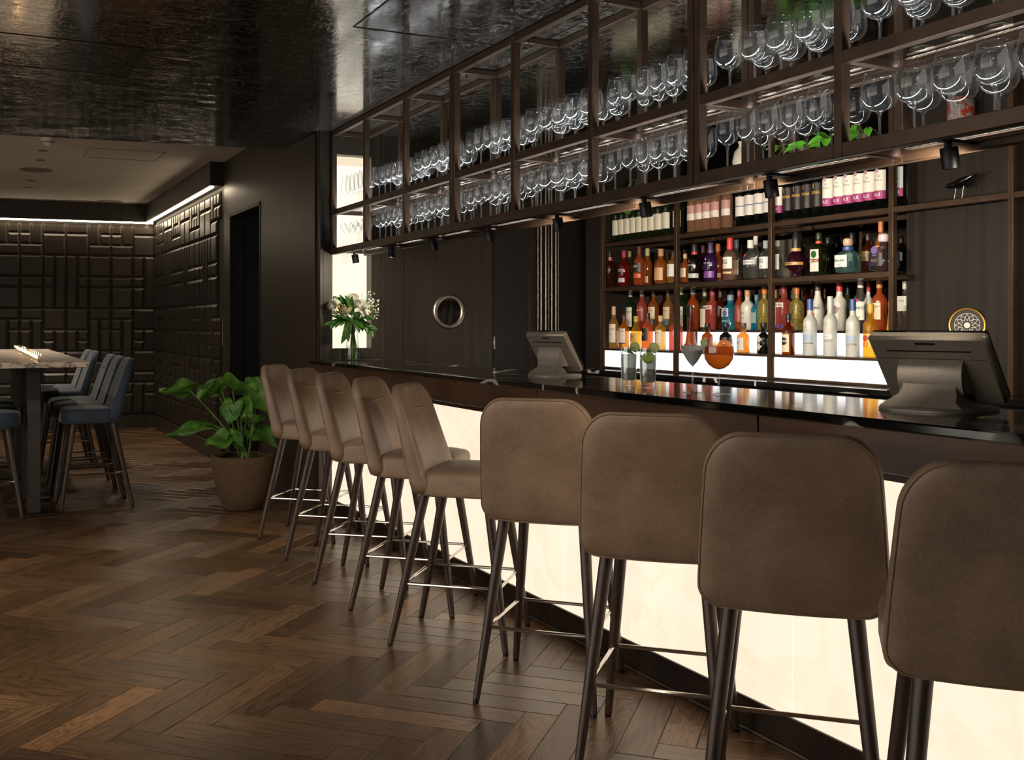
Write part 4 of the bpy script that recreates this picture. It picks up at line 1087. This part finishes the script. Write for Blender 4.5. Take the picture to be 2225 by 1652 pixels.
spots_b = [((.86, 8.22), 180, 'blue velvet stool at the first marble table, nearest the potted plant'), ((.86, 8.75), 180, 'blue velvet stool at the first marble table, middle one of three'),
           ((.86, 9.28), 180, 'blue velvet stool at the first marble table, nearest the second table'),
           ((.10, 8.07), 0, 'blue velvet stool tucked in beside the slate column, across from the floor side'), ((.10, 8.62), 0, 'blue velvet stool across the first marble table, second from the slate column'), ((.10, 9.17), 0, 'blue velvet stool across the first marble table, third from the slate column'),
           ((.86, 10.55), 180, 'blue velvet stool at the second marble table, first one along the open floor'), ((.86, 11.12), 180, 'blue velvet stool at the second marble table, second one along the open floor')]
for k, ((x, y), a, lab) in enumerate(spots_b):
    if k == 0:
        bs.location = (x, y, 0); bs.rotation_euler = (0, 0, math.radians(a)); bs['label'] = lab; bs['group'] = 'blue stools at the high tables'
    else: dup(bs, (x, y, 0), math.radians(a), lab, 'blue stools at the high tables')
# candles in small clear holders
holder = MB().box(-.024, -.024, 0, .024, .024, .004).mesh('candle_base', M['glass'])
wall_m = MB().rings([[(-.025, -.025, .001), (.025, -.025, .001), (.025, .025, .001), (-.025, .025, .001)], [(-.025, -.025, .06), (.025, -.025, .06), (.025, .025, .06), (-.025, .025, .06)]], False, False).mesh('holder', M['glass'], smooth=False)
wax_m = MB().lathe([(.001, .005), (.019, .005), (.019, .02), (.001, .021)], 12).mesh('wax', plain('wax', (226, 214, 190), .5))
fl_m = MB().lathe([(.0008, .021), (.004, .027), (.0045, .032), (.002, .041), (.0004, .046)], 8).mesh('flame', M['flame'])
for k in range(13):
    y = 7.62 + k * .235 if k < 8 else 9.62 + (k - 8) * .27
    tb = 'first' if k < 8 else 'second'
    c_ = thing('candle', 'small lit candle in a glass cube on the %s marble table, %s in its row' % (tb, ORD[k % 8]), 'candle', (.43, y, 1.1002), 0, 'candles on the %s marble table' % tb)
    place('holder', wall_m, c_); place('wax', wax_m, c_); place('flame', fl_m, c_); place('holder_base', holder, c_)
# ceiling fittings of the lounge
def disc_at(name, label, cat, px, py, prof, mat, seg=24):
    p = at_z(px, py, 2.92)
    o = obj(name, MB().lathe(prof, seg, cap0=True), mat, None, (p.x, p.y, 2.9199))
    return tag(o, label, cat)
sd = thing('smoke_detector', 'white domed smoke detector on the pale lounge ceiling', 'smoke detector', at_z(105, 301, 2.92))
obj('base', MB().lathe([(.06, 0), (.06, -.015), (.05, -.022)], 24), M['white_paper'], sd)
obj('dome', MB().lathe([(.05, -.022), (.04, -.045), (.026, -.055), (.01, -.062), (.001, -.062)], 24), M['white_paper'], sd)
obj('sensor_slot', MB().lathe([(.047, -.03), (.0475, -.034), (.045, -.036)], 24), M['black'], sd)
LOUNGE_DL = []
grey = plain('grille_grey', (122, 114, 104), .8)
disc_at('ceiling_speaker', 'round flush speaker grille in the pale lounge ceiling, nearer the smoke detector', 'speaker', 78, 369, [(.16, 0), (.155, -.006), (.001, -.007)], grey)
disc_at('ceiling_speaker', 'round flush speaker grille in the pale lounge ceiling, near the LED-lit corner', 'speaker', 239, 438, [(.16, 0), (.155, -.006), (.001, -.007)], grey)
for (px, py, nm) in ((93, 327, 'closest to the smoke detector'), (88, 348, 'next to the larger speaker grille'), (69, 392, 'behind the larger speaker grille'), (62, 407, 'farthest into the lounge')):
    disc_at('recessed_downlight', 'small recessed downlight in the lounge ceiling, ' + nm, 'downlight', px, py, [(.045, 0), (.044, -.004), (.034, -.004), (.03, .0), (.001, .001)], grey, 20)
    LOUNGE_DL.append(at_z(px, py, 2.92))

# ------------------------------------------------------------------ potted plant
pot = thing('plant_pot', 'rough brown speckled stone pot on the floor beside the doorway wall', 'pot', (1.83, 7.60, 0))
pm = speckle('stone_pot', (58, 45, 29), (112, 89, 58), 190, .85, 0, .8, 220, (1, 1, 1), .006, .34, .66)
obj('pot_body', MB().lathe([(.001, 0), (.115, 0), (.135, .012), (.172, .09), (.203, .19), (.221, .30), (.228, .388), (.225, .396), (.206, .396), (.203, .385), (.196, .36)], 44), pm, pot, ang=60)
obj('soil', MB().lathe([(.001, .372), (.1, .37), (.198, .362)], 30), speckle('soil', (34, 22, 16), (66, 44, 30), 60, .95, 0, 1, 90), pot)
def leaf_mb(L, W, cup=.12, droop=.25, wave=.03, heart=.18, ns=12, nt=7, seed=0):
    """broad arrow-shaped leaf along +x, upper face +z"""
    rr = random.Random(seed); vs = []; fs = []
    for i in range(ns + 1):
        s = i / ns
        w_ = W / 2 * (math.sin(PI * min(1, (s * .94 + .06)) ** .62)) ** .9 if 0 < s < 1 else (W * .16 if s == 0 else .001)
        for j in range(nt):
            u = -1 + 2 * j / (nt - 1)
            x = L * s - heart * L * (abs(u) ** 1.5) * (1 - s) ** 2
            y = u * w_
            z = cup * W * u * u - droop * L * s * s + wave * W * math.sin(9 * s + 4 * u + seed) * abs(u) - .02 * W * (1 if j == nt // 2 else 0)
            vs.append((x, y, z))
    for i in range(ns):
        for j in range(nt - 1):
            a = i * nt + j; fs.append((a, a + 1, a + nt + 1, a + nt))
    return MB().add(vs, fs)
def orient(x_axis, up):
    x = Vector(x_axis).normalized(); z = Vector(up); z = (z - x * z.dot(x)).normalized(); y = z.cross(x)
    return Matrix((x, y, z)).transposed().to_4x4()
plant = thing('leafy_plant', 'broad-leaved green plant growing from the speckled stone pot', 'plant', (1.83, 7.60, .372))
PZ = depth(1.83, 7.6)
CAMR = Vector((CS, -SN, 0)); CAMF = Vector((SN, CS, 0)); UP = Vector((0, 0, 1))
def leaf_mat():
    n = N('broad_leaf'); v = n.coords('Object')
    c = n.ramp(n.noise(v, 18, 4), [(.3, lin(58, 108, 34)), (.7, lin(112, 164, 70))])
    d = n.bsdf(c, .38, 0, n.bump(n.noise(v, 45, 4), .6, .008)); tl = n.n('BsdfTranslucent', Color=c).outputs[0]
    return n.surf(n.n('MixShader', i0=.3, i1=d, i2=tl).outputs[0])
M['broad_leaf'] = leaf_mat()
# (base px, tip px, width m, depth of base, depth of tip, normal tilt towards viewer, droop)
LEAVES = [((414, 850), (348, 851), .22, -.05, -.14, -.55, .0), ((470, 852), (426, 838), .2, .12, .2, .5, .1), ((480, 845), (432, 864), .2, -.08, -.16, -.5, .05),
          ((505, 848), (556, 842), .28, .0, -.05, -.55, .12), ((545, 846), (590, 838), .2, .15, .2, .8, .2), ((562, 856), (594, 905), .18, -.05, -.1, .4, .1),
          ((520, 880), (545, 892), .17, -.14, -.22, .9, .2), ((508, 878), (496, 920), .17, -.16, -.2, .3, .1), ((444, 930), (366, 941), .17, -.02, -.12, .35, .12),
          ((450, 922), (470, 931), .1, .05, .1, .3, .1), ((492, 955), (446, 963), .17, -.16, -.22, .55, .2), ((500, 945), (520, 962), .12, -.1, -.14, .6, .2),
          ((548, 935), (604, 965), .2, .02, -.03, .3, .15), ((535, 920), (575, 905), .18, .16, .2, .5, .1)]
for k, (b_, t_, W_, db, dt, tilt, dr) in enumerate(LEAVES):
    pb = at_depth(b_[0], b_[1], PZ + db); ptip = at_depth(t_[0], t_[1], PZ + dt)
    v = ptip - pb; L_ = max(v.length, .13)
    up = UP * (1 - abs(tilt) * .55) - CAMF * tilt
    mt = orient(v, up)
    lf = leaf_mb(L_ * 1.05, W_ * 1.08, .10, dr, .09, .26, 16, 11, seed=k)
    lf.xf(Matrix.Translation(pb - plant.location) @ mt)
    root = Vector((RND.uniform(-.04, .04), RND.uniform(-.04, .04), -.004))
    end = pb - plant.location
    mid = root.lerp(end, .5) + Vector((0, 0, .12)) * (.4 if end.z > .3 else 1.0)
    pts = []
    for i in range(9):
        s_ = i / 8
        pts.append(root * (1 - s_) ** 2 + mid * 2 * s_ * (1 - s_) + end * s_ * s_)
    stm = obj('stem', MB().tube(pts, [.0085 - .0005 * i for i in range(9)], 7), M['stem'], plant)
    obj('leaf', lf, M['broad_leaf'], plant, ang=60)

# ------------------------------------------------------------------ vase with flowers
VP_ = Vector((2.44, 6.93, 1.1002))
vase = thing('flower_vase', 'clear glass vase of water on the bar end before the lit niche', 'vase', VP_)
obj('vase_body', MB().lathe([(.001, .003), (.048, .003), (.052, .01), (.050, .06), (.044, .12), (.039, .16), (.041, .20), (.043, .215)], 28), M['glass'], vase)
obj('water', MB().lathe([(.001, .006), (.047, .006), (.047, .06), (.042, .105), (.001, .105)], 24), M['water'], vase)
petal_w = plain('petal_white', (222, 220, 206), .55); petal_c = plain('petal_cream', (226, 218, 176), .55); green_d = M['leaf']
VZ = depth(VP_.x, VP_.y)
def stem_to(parent, off, top):
    pts = [Vector((off[0], off[1], .012)), Vector((off[0] * .3, off[1] * .3, .18)), top * .55 + Vector((0, 0, .1)), top]
    return obj('stem', MB().tube(pts, .0028, 6), M['stem'], parent)
def rose_mb(R_, seed):
    m = MB(); rr = random.Random(seed)
    for layer, (r0, h, n_) in enumerate(((.28, .95, 4), (.55, .85, 5), (.82, .68, 6), (1.0, .5, 7))):
        for k in range(n_):
            a = 2 * PI * k / n_ + layer * .5 + rr.uniform(-.1, .1); wv = 2 * PI / n_ * .62
            vs = []
            for i in range(5):
                s_ = i / 4
                for j in range(5):
                    u = -1 + j / 2
                    rad = R_ * (r0 * (.35 + .65 * math.sin(s_ * 1.75)) + (.10 * s_ * s_ if layer > 1 else 0))
                    vs.append((rad * math.cos(a + u * wv), rad * math.sin(a + u * wv), R_ * (-.6 + (h + .6) * s_ - .12 * u * u * s_)))
            m.add(vs, [(i * 5 + j, i * 5 + j + 1, i * 5 + j + 6, i * 5 + j + 5) for i in range(4) for j in range(4)])
    return m
def mum_mb(R_, seed):
    m = MB(); rr = random.Random(seed)
    for k in range(60):
        a = rr.uniform(0, 2 * PI); el = rr.uniform(-.2, 1.45); L_ = R_ * rr.uniform(.8, 1.05); d = Vector((math.cos(a) * math.cos(el), math.sin(a) * math.cos(el), math.sin(el)))
        sd = d.cross(UP).normalized() * R_ * .07
        m.add([Vector((0, 0, 0)) - sd * .5, Vector((0, 0, 0)) + sd * .5, d * L_ * .7 + sd, d * L_, d * L_ * .7 - sd], [(0, 1, 2, 3, 4)])
    return m
FLW = [('rose', 'cream rose with open petals in the bar vase', (751, 672), .040, -.02, petal_c), ('chrysanthemum', 'white spiky chrysanthemum at the front of the bouquet', (787, 676), .052, -.03, petal_w),
       ('lisianthus', 'white lisianthus bloom at the doorway side of the bouquet', (727, 661), .034, .02, petal_w), ('lisianthus', 'white lisianthus bloom at the crown of the bouquet', (765, 652), .034, .03, petal_w),
       ('lisianthus', 'white lisianthus bloom tucked between the rose and the spiky bloom', (771, 662), .03, .0, petal_w), ('chrysanthemum', 'small white spiky bloom at the doorway side, low in the bouquet', (732, 682), .032, .01, petal_w),
       ('lisianthus', 'white lisianthus bloom peeping out low beside the leafy sprigs', (778, 690), .028, .03, petal_w), ('rose', 'half-open cream rose at the back of the bouquet', (742, 664), .03, .05, petal_c)]
for k, (nm, lab, (px, py), R_, dd, mt_) in enumerate(FLW):
    p = at_depth(px, py, VZ + dd) - VP_
    f_ = thing('flower_' + nm if nm == 'rose' else nm, lab, 'flower', VP_)
    f_.name = 'rose' if nm == 'rose' else nm
    a = 1.1 * k
    stem_to(f_, (.025 * math.cos(a), .025 * math.sin(a)), p)
    R_ *= 1.4
    mb_ = mum_mb(R_, k) if nm == 'chrysanthemum' else rose_mb(R_, k)
    tiltv = (Vector((p.x * 1.5, p.y * 1.5, .12)) - CAMF * .12).normalized()
    q = tiltv.to_track_quat('Z', 'X').to_matrix().to_4x4()
    mb_.xf(Matrix.Translation(p) @ q)
    obj('bloom', mb_, mt_, f_, ang=60)
for k, (px0, py0, n_, lab) in enumerate(((800, 672, 70, "spray of tiny white baby's breath leaning to the porthole side"), (790, 655, 40, "spray of tiny white baby's breath standing behind the blooms"))):
    f_ = thing('babys_breath', lab, 'flower', VP_)
    tp = at_depth(px0, py0, VZ) - VP_
    stem_to(f_, (.02, -.01), tp)
    m = MB(); tw = MB(); rr = random.Random(k + 5)
    for i in range(n_):
        q = tp + CAMR * rr.uniform(-.055, .075) + UP * rr.uniform(-.07, .07) + CAMF * rr.uniform(-.05, .05)
        m.ball(q, .0055, seg=6, rows=4); tw.tube([tp - UP * .05, q], .0008, 4)
    o = obj('tiny_flowers', m, petal_w, f_); o['kind'] = 'stuff'
    o = obj('twigs', tw, M['stem'], f_); o['kind'] = 'stuff'
for k, (b_, t_, lab) in enumerate((((757, 690), (721, 703), 'leafy sprig drooping to the doorway side of the vase'), ((772, 692), (810, 716), 'leafy sprig drooping to the porthole side of the vase'), ((760, 690), (752, 730), 'leafy sprig hanging down the front of the vase'), ((765, 680), (742, 655), 'leafy sprig standing up behind the cream rose'), ((768, 690), (778, 705), 'short leafy sprig below the white spiky bloom'), ((762, 695), (738, 690), 'short leafy sprig below the cream rose'), ((764, 684), (760, 660), 'upright leafy sprig in the middle of the bouquet'), ((770, 686), (792, 690), 'leafy sprig under the spiky bloom towards the porthole door'))):
    f_ = thing('leaf_sprig', lab, 'foliage', VP_)
    pb = at_depth(*b_, VZ - .03) - VP_; pt_ = at_depth(*t_, VZ - .06) - VP_
    stem_to(f_, (.01 * (k - 2), .012), pb)
    for j in range(7):
        c_ = pb.lerp(pt_, j / 6.5); d = (pt_ - pb).normalized() + CAMR * (.7 if j % 2 else -.7) * (1 if k < 2 else .5)
        lf = leaf_mb(.075, .042, .15, .1, .03, .05, 6, 5, k * 5 + j).xf(Matrix.Translation(c_) @ orient(d, UP - CAMF))
        obj('leaf', lf, green_d, f_, ang=60)

# ------------------------------------------------------------------ cocktails on the bar
def cocktail(name, label, px, py):
    p = at_z(px, py, 1.10); return thing(name, label, 'drink', (p.x, p.y, 1.1003))
ice = thin_glass('iced_drink', (.93, .95, .92), .35, 3, .06, .15, lin(236, 236, 226), .62)
lime = thin_glass('lime_slice', (.8, .9, .5), .1, 3, .03, .3, lin(190, 206, 120), .8)
rind = plain('lime_rind', (70, 104, 40), .5)
thick = thin_glass('thick_glass', (.95, .97, .96), .7, 2.5, .08)
def slice_on(parent, c, r, nrm):
    q = Vector(nrm).to_track_quat('Z', 'X').to_matrix().to_4x4(); mt_ = Matrix.Translation(c) @ q
    s_ = obj('lime_slice', MB().lathe([(.0005, -.0015), (r * .94, -.0015), (r * .94, .0015), (.0005, .0015)], 24).xf(mt_), lime, parent, ang=30)
    obj('rind', MB().lathe([(r * .93, -.0019), (r, -.0016), (r, .0016), (r * .93, .0019)], 24).xf(mt_), rind, s_)
for k, (px, py, lab) in enumerate(((1366.5, 838, 'tall iced highball with lime slice and mint leaf in it'), (1408, 843, 'tall iced highball with two lime slices beside the white cocktail'))):
    g = cocktail('highball', lab, px, py)
    obj('glass', MB().lathe([(.001, .0), (.026, .0), (.0285, .004), (.0315, .05), (.033, .10), (.0325, .135), (.0305, .158), (.0295, .158), (.0315, .132), (.0318, .10), (.0300, .05), (.0275, .022), (.001, .020)], 28), thick, g, ang=60)
    obj('drink', MB().lathe([(.001, .0205), (.0272, .0225), (.0297, .05), (.0314, .10), (.0313, .128), (.001, .130)], 24), ice, g)
    slice_on(g, CAMR * .022 + UP * .158 - CAMF * .012, .021, -CAMF + UP * .25 + CAMR * .2)
    if k == 0:
        obj('mint_leaf', leaf_mb(.05, .026, .15, .2, .04, .1, 6, 5, 3).xf(Matrix.Translation(-CAMR * .026 + UP * .145 - CAMF * .012) @ orient(CAMR + UP * -.25, UP - CAMF * .8)), M['leaf_bright'], g)
    else:
        slice_on(g, -CAMR * .004 + UP * .120 - CAMF * .0315, .024, -CAMF + UP * .3 - CAMR * .15)
g = cocktail('white_cocktail', 'cone glass of cloudy white cocktail with a lime wedge on the bar', 1505, 853)
cone = [(.0035, .093), (.02, .117), (.038, .148), (.0465, .178)]
obj('foot', MB().lathe([(.001, 0), (.036, 0), (.036, .0014), (.02, .003), (.007, .006)], 26), thick, g)
obj('stem', MB().lathe([(.007, .006), (.0038, .02), (.0036, .06), (.0045, .085), (.0055, .0935)], 12), thick, g)
obj('bowl', MB().lathe(cone, 28), M['glass'], g)
obj('drink', MB().lathe([(.001, .095), (.0185, .117), (.0365, .148), (.0435, .172), (.001, .1725)], 26), thin_glass('white_drink', (.9, .9, .9), .2, 3, .04, .2, lin(232, 230, 226), .85), g)
slice_on(g, CAMR * .042 + UP * .183, .015, -CAMF + CAMR * .3)
g = cocktail('orange_spritz', 'large round glass of orange spritz with ice on the bar', 1562, 858)
obj('foot', MB().lathe([(.001, 0), (.039, 0), (.039, .0014), (.02, .003), (.008, .007)], 26), thick, g)
obj('stem', MB().lathe([(.008, .007), (.0045, .025), (.004, .05), (.007, .072), (.0085, .078), (.006, .086), (.010, .0915)], 14), thick, g)
obj('bowl', MB().lathe([(.003, .0895), (.018, .093), (.036, .106), (.049, .127), (.0535, .150), (.051, .178), (.0445, .205)], 30), M['glass'], g)
org = thin_glass('orange_drink', (.95, .45, .10), .4, 3, .06, .08, lin(222, 112, 26), .62)
obj('drink', MB().lathe([(.001, .0905), (.017, .094), (.0345, .1065), (.0475, .127), (.052, .150), (.0505, .172), (.001, .173)], 28), org, g)
icem = thin_glass('ice_cube', (.98, .80, .55), .5, 2.5, .1, .05)
for k in range(4):
    c_ = Vector((.018 * math.cos(k * 1.7), .018 * math.sin(k * 1.7), .163 + .008 * (k % 2)))
    obj('ice_cube', MB().cbox(-.012, -.012, -.012, .012, .012, .012, .003).xf(Matrix.Translation(c_) @ Matrix.Rotation(k * .9, 4, (1, 1, .4))), icem, g)
mt_ = Matrix.Translation(CAMR * .016 + UP * .172 - CAMF * .02) @ Vector(-CAMF + UP * .4).to_track_quat('Z', 'X').to_matrix().to_4x4()
obj('orange_slice', MB().lathe([(.0005, -.002), (.026, -.002), (.026, .002), (.0005, .002)], 24).xf(mt_), speckle('orange_flesh', (206, 106, 24), (232, 150, 60), 40, .5), g, ang=30)

# ------------------------------------------------------------------ till terminals
till_m = speckle('till_plastic', (140, 130, 118), (150, 139, 126), 60, .4, .3, .08)
till_l = speckle('till_stand', (146, 136, 124), (156, 146, 134), 60, .45, .2, .08)
def till(label, loc, rz):
    t_ = thing('till_terminal', label, 'till', loc, rz)
    # local +x is where the screen faces (the bartender), -x the guests' side
    tl = math.radians(38)
    T = Matrix.Translation((-.10, 0, .232)) @ Matrix.Rotation(-tl, 4, 'Y')
    # screen body hangs down the tilted plane from its top edge: local z down the screen
    w_, hgt = .175, .245
    def plate(x0, x1, y0, y1, z0, z1, b=.008): return MB().cbox(x0, y0, z0, x1, y1, z1, b).xf(T)
    obj('housing', plate(-.034, .0, -w_, w_, -hgt, 0, .014), till_m, t_)
    obj('screen', plate(0.0, .008, -w_ + .004, w_ - .004, -hgt + .004, -.004, .003), M['black_gloss'], t_)
    obj('slot', plate(-.0352, -.033, -w_ + .05, w_ - .05, -.052, -.047, .0005), M['black'], t_)
    obj('handle_recess', plate(-.0352, -.032, -.03, .03, -.026, -.018, .001), M['black'], t_)
    obj('seam', plate(-.0348, -.033, -w_ + .012, w_ - .012, -.079, -.0775, .0003), M['black'], t_)
    # hinge housing
    hp = [(-.033, -.082), (-.050, -.086), (-.072, -.105), (-.088, -.135), (-.092, -.160), (-.033, -.205)]
    R_ = [[tuple(T @ Vector((x, y, z))) for x, z in hp] for y in (-.095, .095)]
    obj('hinge_housing', MB().rings(R_), till_l, t_, ang=30)
    # curved neck and foot
    prof = [(-.062, .085, .078), (-.068, .066, .079), (-.078, .046, .086), (-.090, .028, .100), (-.100, .012, .122)]
    R_ = []
    for x, z, w2 in prof:
        k = .022 if z > .04 else .045
        R_.append([(x - k, -w2, z), (x - k, w2, z), (x + k * 1.2, w2, z), (x + k * 1.2, -w2, z)])
    obj('neck', MB().rings(R_), till_l, t_, ang=50)
    fp = dense(rounded_rect(-.19, .10, -.14, .14, (.1, .06, .06, .1), 8), .05)
    obj('foot', MB().rings([[(x, y, 0) for x, y in fp], [(x, y, .006) for x, y in fp], [(x * .97, y * .97, .012) for x, y in fp]]), till_l, t_, ang=30)
    obj('cable', MB().tube([(-.03, .05, .14), (.0, .07, .09), (.02, .1, .03), (.06, .13, .006)], .004, 6), M['black'], t_)
    obj('cable', MB().tube([(-.03, .02, .14), (.01, .03, .08), (.03, .05, .03), (.08, .06, .006)], .0035, 6), M['black'], t_)
    obj('card_reader', MB().cbox(.0, -.06, .04, .05, .06, .052, .003), M['black'], t_)
    return t_
TR = math.radians(14)
till('grey till terminal on the bar nearest the wood panelled wall', (2.62, 2.19, 1.1002), TR)
t2 = till('grey till terminal on the bar near the porthole door', (2.62, 4.42, 1.1002), TR)
t2.scale = (.78, .78, .95)

# ------------------------------------------------------------------ ornaments at the back bar
bp = at_x(2085, 425, 4.29); 
bird = thing('bird_figurine', 'glossy black bird figurine with long tail on the glass ledge', 'figurine', (4.29, bp.y, ZT))
zz = .066
ringsb = []
for s_, r1, r2, zc_ in ((-.085, .001, .001, .0), (-.075, .004, .004, .001), (-.066, .011, .012, .003), (-.052, .0135, .014, .004), (-.04, .014, .015, .004), (-.02, .02, .021, .006), (.005, .024, .025, .010), (.03, .022, .021, .017), (.055, .015, .012, .028), (.085, .008, .005, .041), (.105, .004, .002, .048)):
    ringsb.append([(r1 * math.cos(2 * PI * i / 14), s_, zz + zc_ + r2 * math.sin(2 * PI * i / 14)) for i in range(14)])
obj('body', MB().rings(ringsb), M['black_gloss'], bird, rot=(0, 0, PI), ang=60)
for y in (.03, -.012):
    obj('leg', MB().tube([(0, y, .0), (0, y - .012, .06)], .0022, 6), M['steel'], bird)
obj('feet', MB().tube([(-.02, .03, .002), (.02, .03, .002)], .0018, 6).tube([(-.02, -.012, .002), (.02, -.012, .002)], .0018, 6), M['steel'], bird)
pp = at_x(2103, 707, 4.35)
plate_ = thing('ornate_plate', 'round gold-rimmed plate with black star pattern on the wood panel', 'plate', (4.38, pp.y, pp.z))
R_p = .082
rotp = Matrix.Translation((-.035, 0, 0)) @ Matrix.Rotation(math.radians(24), 4, 'Z') @ Matrix.Rotation(-PI / 2, 4, 'Y')
obj('rim', MB().lathe([(R_p, -.012), (R_p + .002, 0), (R_p, .005), (R_p - .006, .004), (R_p - .008, 0)], 40).xf(rotp), M['gold'], plate_)
obj('dish', MB().lathe([(.001, -.002), (.052, -.002), (R_p - .008, .0)], 40).xf(rotp), M['ink'], plate_)
wht = capm((206, 200, 190))
def ringflat(r0, r1, z): return MB().lathe([(r0, z), (r1, z)], 40)
obj('pattern', ringflat(.056, .058, .0006).xf(rotp), wht, plate_)
m = MB()
for off, ro, ri in ((0, .054, .038), (.5, .040, .022)):
    n_ = 12
    for k in range(n_):
        a0, a1, a2 = [2 * PI * (k + off + d_) / n_ for d_ in (-.5, 0, .5)]
        P3 = lambda r, a: Vector((r * math.cos(a), r * math.sin(a), .0007))
        for (A, B) in ((P3(ri, a0), P3(ro, a1)), (P3(ro, a1), P3(ri, a2))):
            m.tube([A, B], .0013, 4)
obj('pattern', m.xf(rotp), wht, plate_)
obj('pattern', MB().lathe([(.0005, .001), (.014, .001)], 24).xf(rotp), wht, plate_)
obj('bracket', MB().cbox(-.030, -.010, -.014, 0, .010, .014, .002), M['black'], plate_)
# high shelf: trailing plants, white vase, red-grey tin
def pothos(px, py, label, n_, spread, seed, low=.05):
    c0 = at_x(px, py, XB + .12)
    t_ = thing('trailing_plant', label, 'plant', (XB + .12, c0.y, Z3))
    rr = random.Random(seed)
    obj('planter', MB().lathe([(.001, 0), (.045, 0), (.055, .09), (.05, .09), (.048, .075), (.001, .075)], 20), M['bronze_dark'], t_)
    for k in range(n_):
        a = rr.uniform(0, 2 * PI)
        end = Vector((-abs(math.cos(a)) * rr.uniform(.06, .12), math.sin(a) * spread, rr.uniform(-low, .14)))
        mid = Vector((end.x * .5, end.y * .5, .15))
        pts = [Vector((0, 0, .08)) * (1 - s_) ** 2 + mid * 2 * s_ * (1 - s_) + end * s_ * s_ for s_ in [i / 6 for i in range(7)]]
        obj('vine', MB().tube(pts, .0018, 5), M['stem'], t_)
        L_ = rr.uniform(.05, .085)
        d = Vector((-.5, rr.uniform(-1, 1), rr.uniform(-.9, .1)))
        lf = leaf_mb(L_, L_ * .75, .1, .15, .03, .2, 7, 5, seed + k).xf(Matrix.Translation(end) @ orient(d, Vector((-.8, -.5, .7))))
        obj('leaf', lf, M['leaf_bright'], t_, ang=60)
pothos(1745, 290, 'bright green trailing plant on the high shelf beside the white vase', 16, .20, 3)
pothos(1390, 360, 'bright green trailing plant at the pilaster end of the high shelf', 9, .12, 9, .16)
pothos(1880, 260, 'bright green trailing plant on the high shelf beside the red speckled tin', 14, .14, 21)
cv = at_x(1612, 330, XB + .1)
tag(obj('white_vase', MB().lathe([(.001, 0), (.035, 0), (.05, .02), (.058, .08), (.045, .14), (.02, .165), (.018, .185), (.026, .20), (.022, .2), (.015, .18)], 28), BM['white'], None, (XB + .1, cv.y, Z3)), 'plain white ceramic vase on the high back-bar shelf', 'vase')
ct = at_x(2088, 240, 4.30)
tin = thing('tin_canister', 'grey canister with red flower print on the ledge rail above the bird', 'canister', (4.30, ct.y, Z3))
obj('canister', MB().lathe([(.001, 0), (.062, 0), (.062, .002), (.062, .15), (.058, .156), (.001, .156)], 28), speckle('tin_print', (150, 146, 146), (176, 62, 44), 42, .4, .3, .05, lo=.5, hi=.56), tin)
obj('lid', MB().lathe([(.0635, .145), (.0635, .158), (.06, .161), (.001, .161)], 28), plain('tin_lid', (120, 60, 48), .4, .4), tin)
obj('high_ledge', MB().cbox(XB + .004, -.4, Z3 - .0085, 4.378, PB[3] - pt / 2, Z3 - .0005, .001), M['glass_shelf'], bb)
obj('ledge_rail', MB().cbox(XB + .002, -.4, Z3 - .038, XB + .03, PB[3] - pt / 2, Z3 - .009, .002), M['bronze'], bb)
# ------------------------------------------------------------------ lamps
TGT = [(2.5, 6.9, 1.1), (2.6, 7.1, 1.5), (2.45, 5.7, 1.1), (2.45, 5.0, 1.1), (4.1, 5.3, 1.55), (4.0, 4.6, 1.5), (4.0, 3.9, 1.5), (4.1, 3.0, 1.6), (2.44, 3.4, 1.12)]
for k, s_ in enumerate(spots):
    spot_light(s_, (0.0, 0, -.085), TGT[k], (18 if k < 4 else 88 if k < 8 else 75), (80 if k < 4 else 105 if k < 8 else 50))
# fill lamps added out of the picture in the lacquer ceiling, shaped as recessed downlights
def downlight(x, y, tx, ty, power, angle, lab):
    d_ = thing('recessed_downlight', lab, 'downlight', (x, y, ZC))  # unlike the lounge fittings, an added fill lamp
    obj('trim_ring', MB().lathe([(.05, .0), (.05, -.004), (.038, -.005), (.036, .0)], 24), M['black'], d_)
    obj('lens', MB().lathe([(.001, -.001), (.036, -.001)], 20), M['lamp_lens'], d_)
    spot_light(d_, (0, 0, -.03), (tx, ty, 0), power, angle, (1, .84, .66), .8, .035)
downlight(-.45, 3.4, .55, 4.9, 210, 64, 'added fill downlight in the lacquer ceiling over the open floor')
downlight(.5, 2.0, .95, 3.1, 80, 80, 'added fill downlight in the lacquer ceiling nearest the bar stools')
downlight(-.6, 4.2, .6, 7.6, 150, 65, 'added fill downlight in the lacquer ceiling towards the lounge')
for o in [o for o in COL.objects if o.get('category') == 'downlight' and o.type == 'MESH']:
    spot_light(o, (0, 0, -.02), (o.location.x, o.location.y, 0), 62, 115, (1, .84, .66), .8, .03)
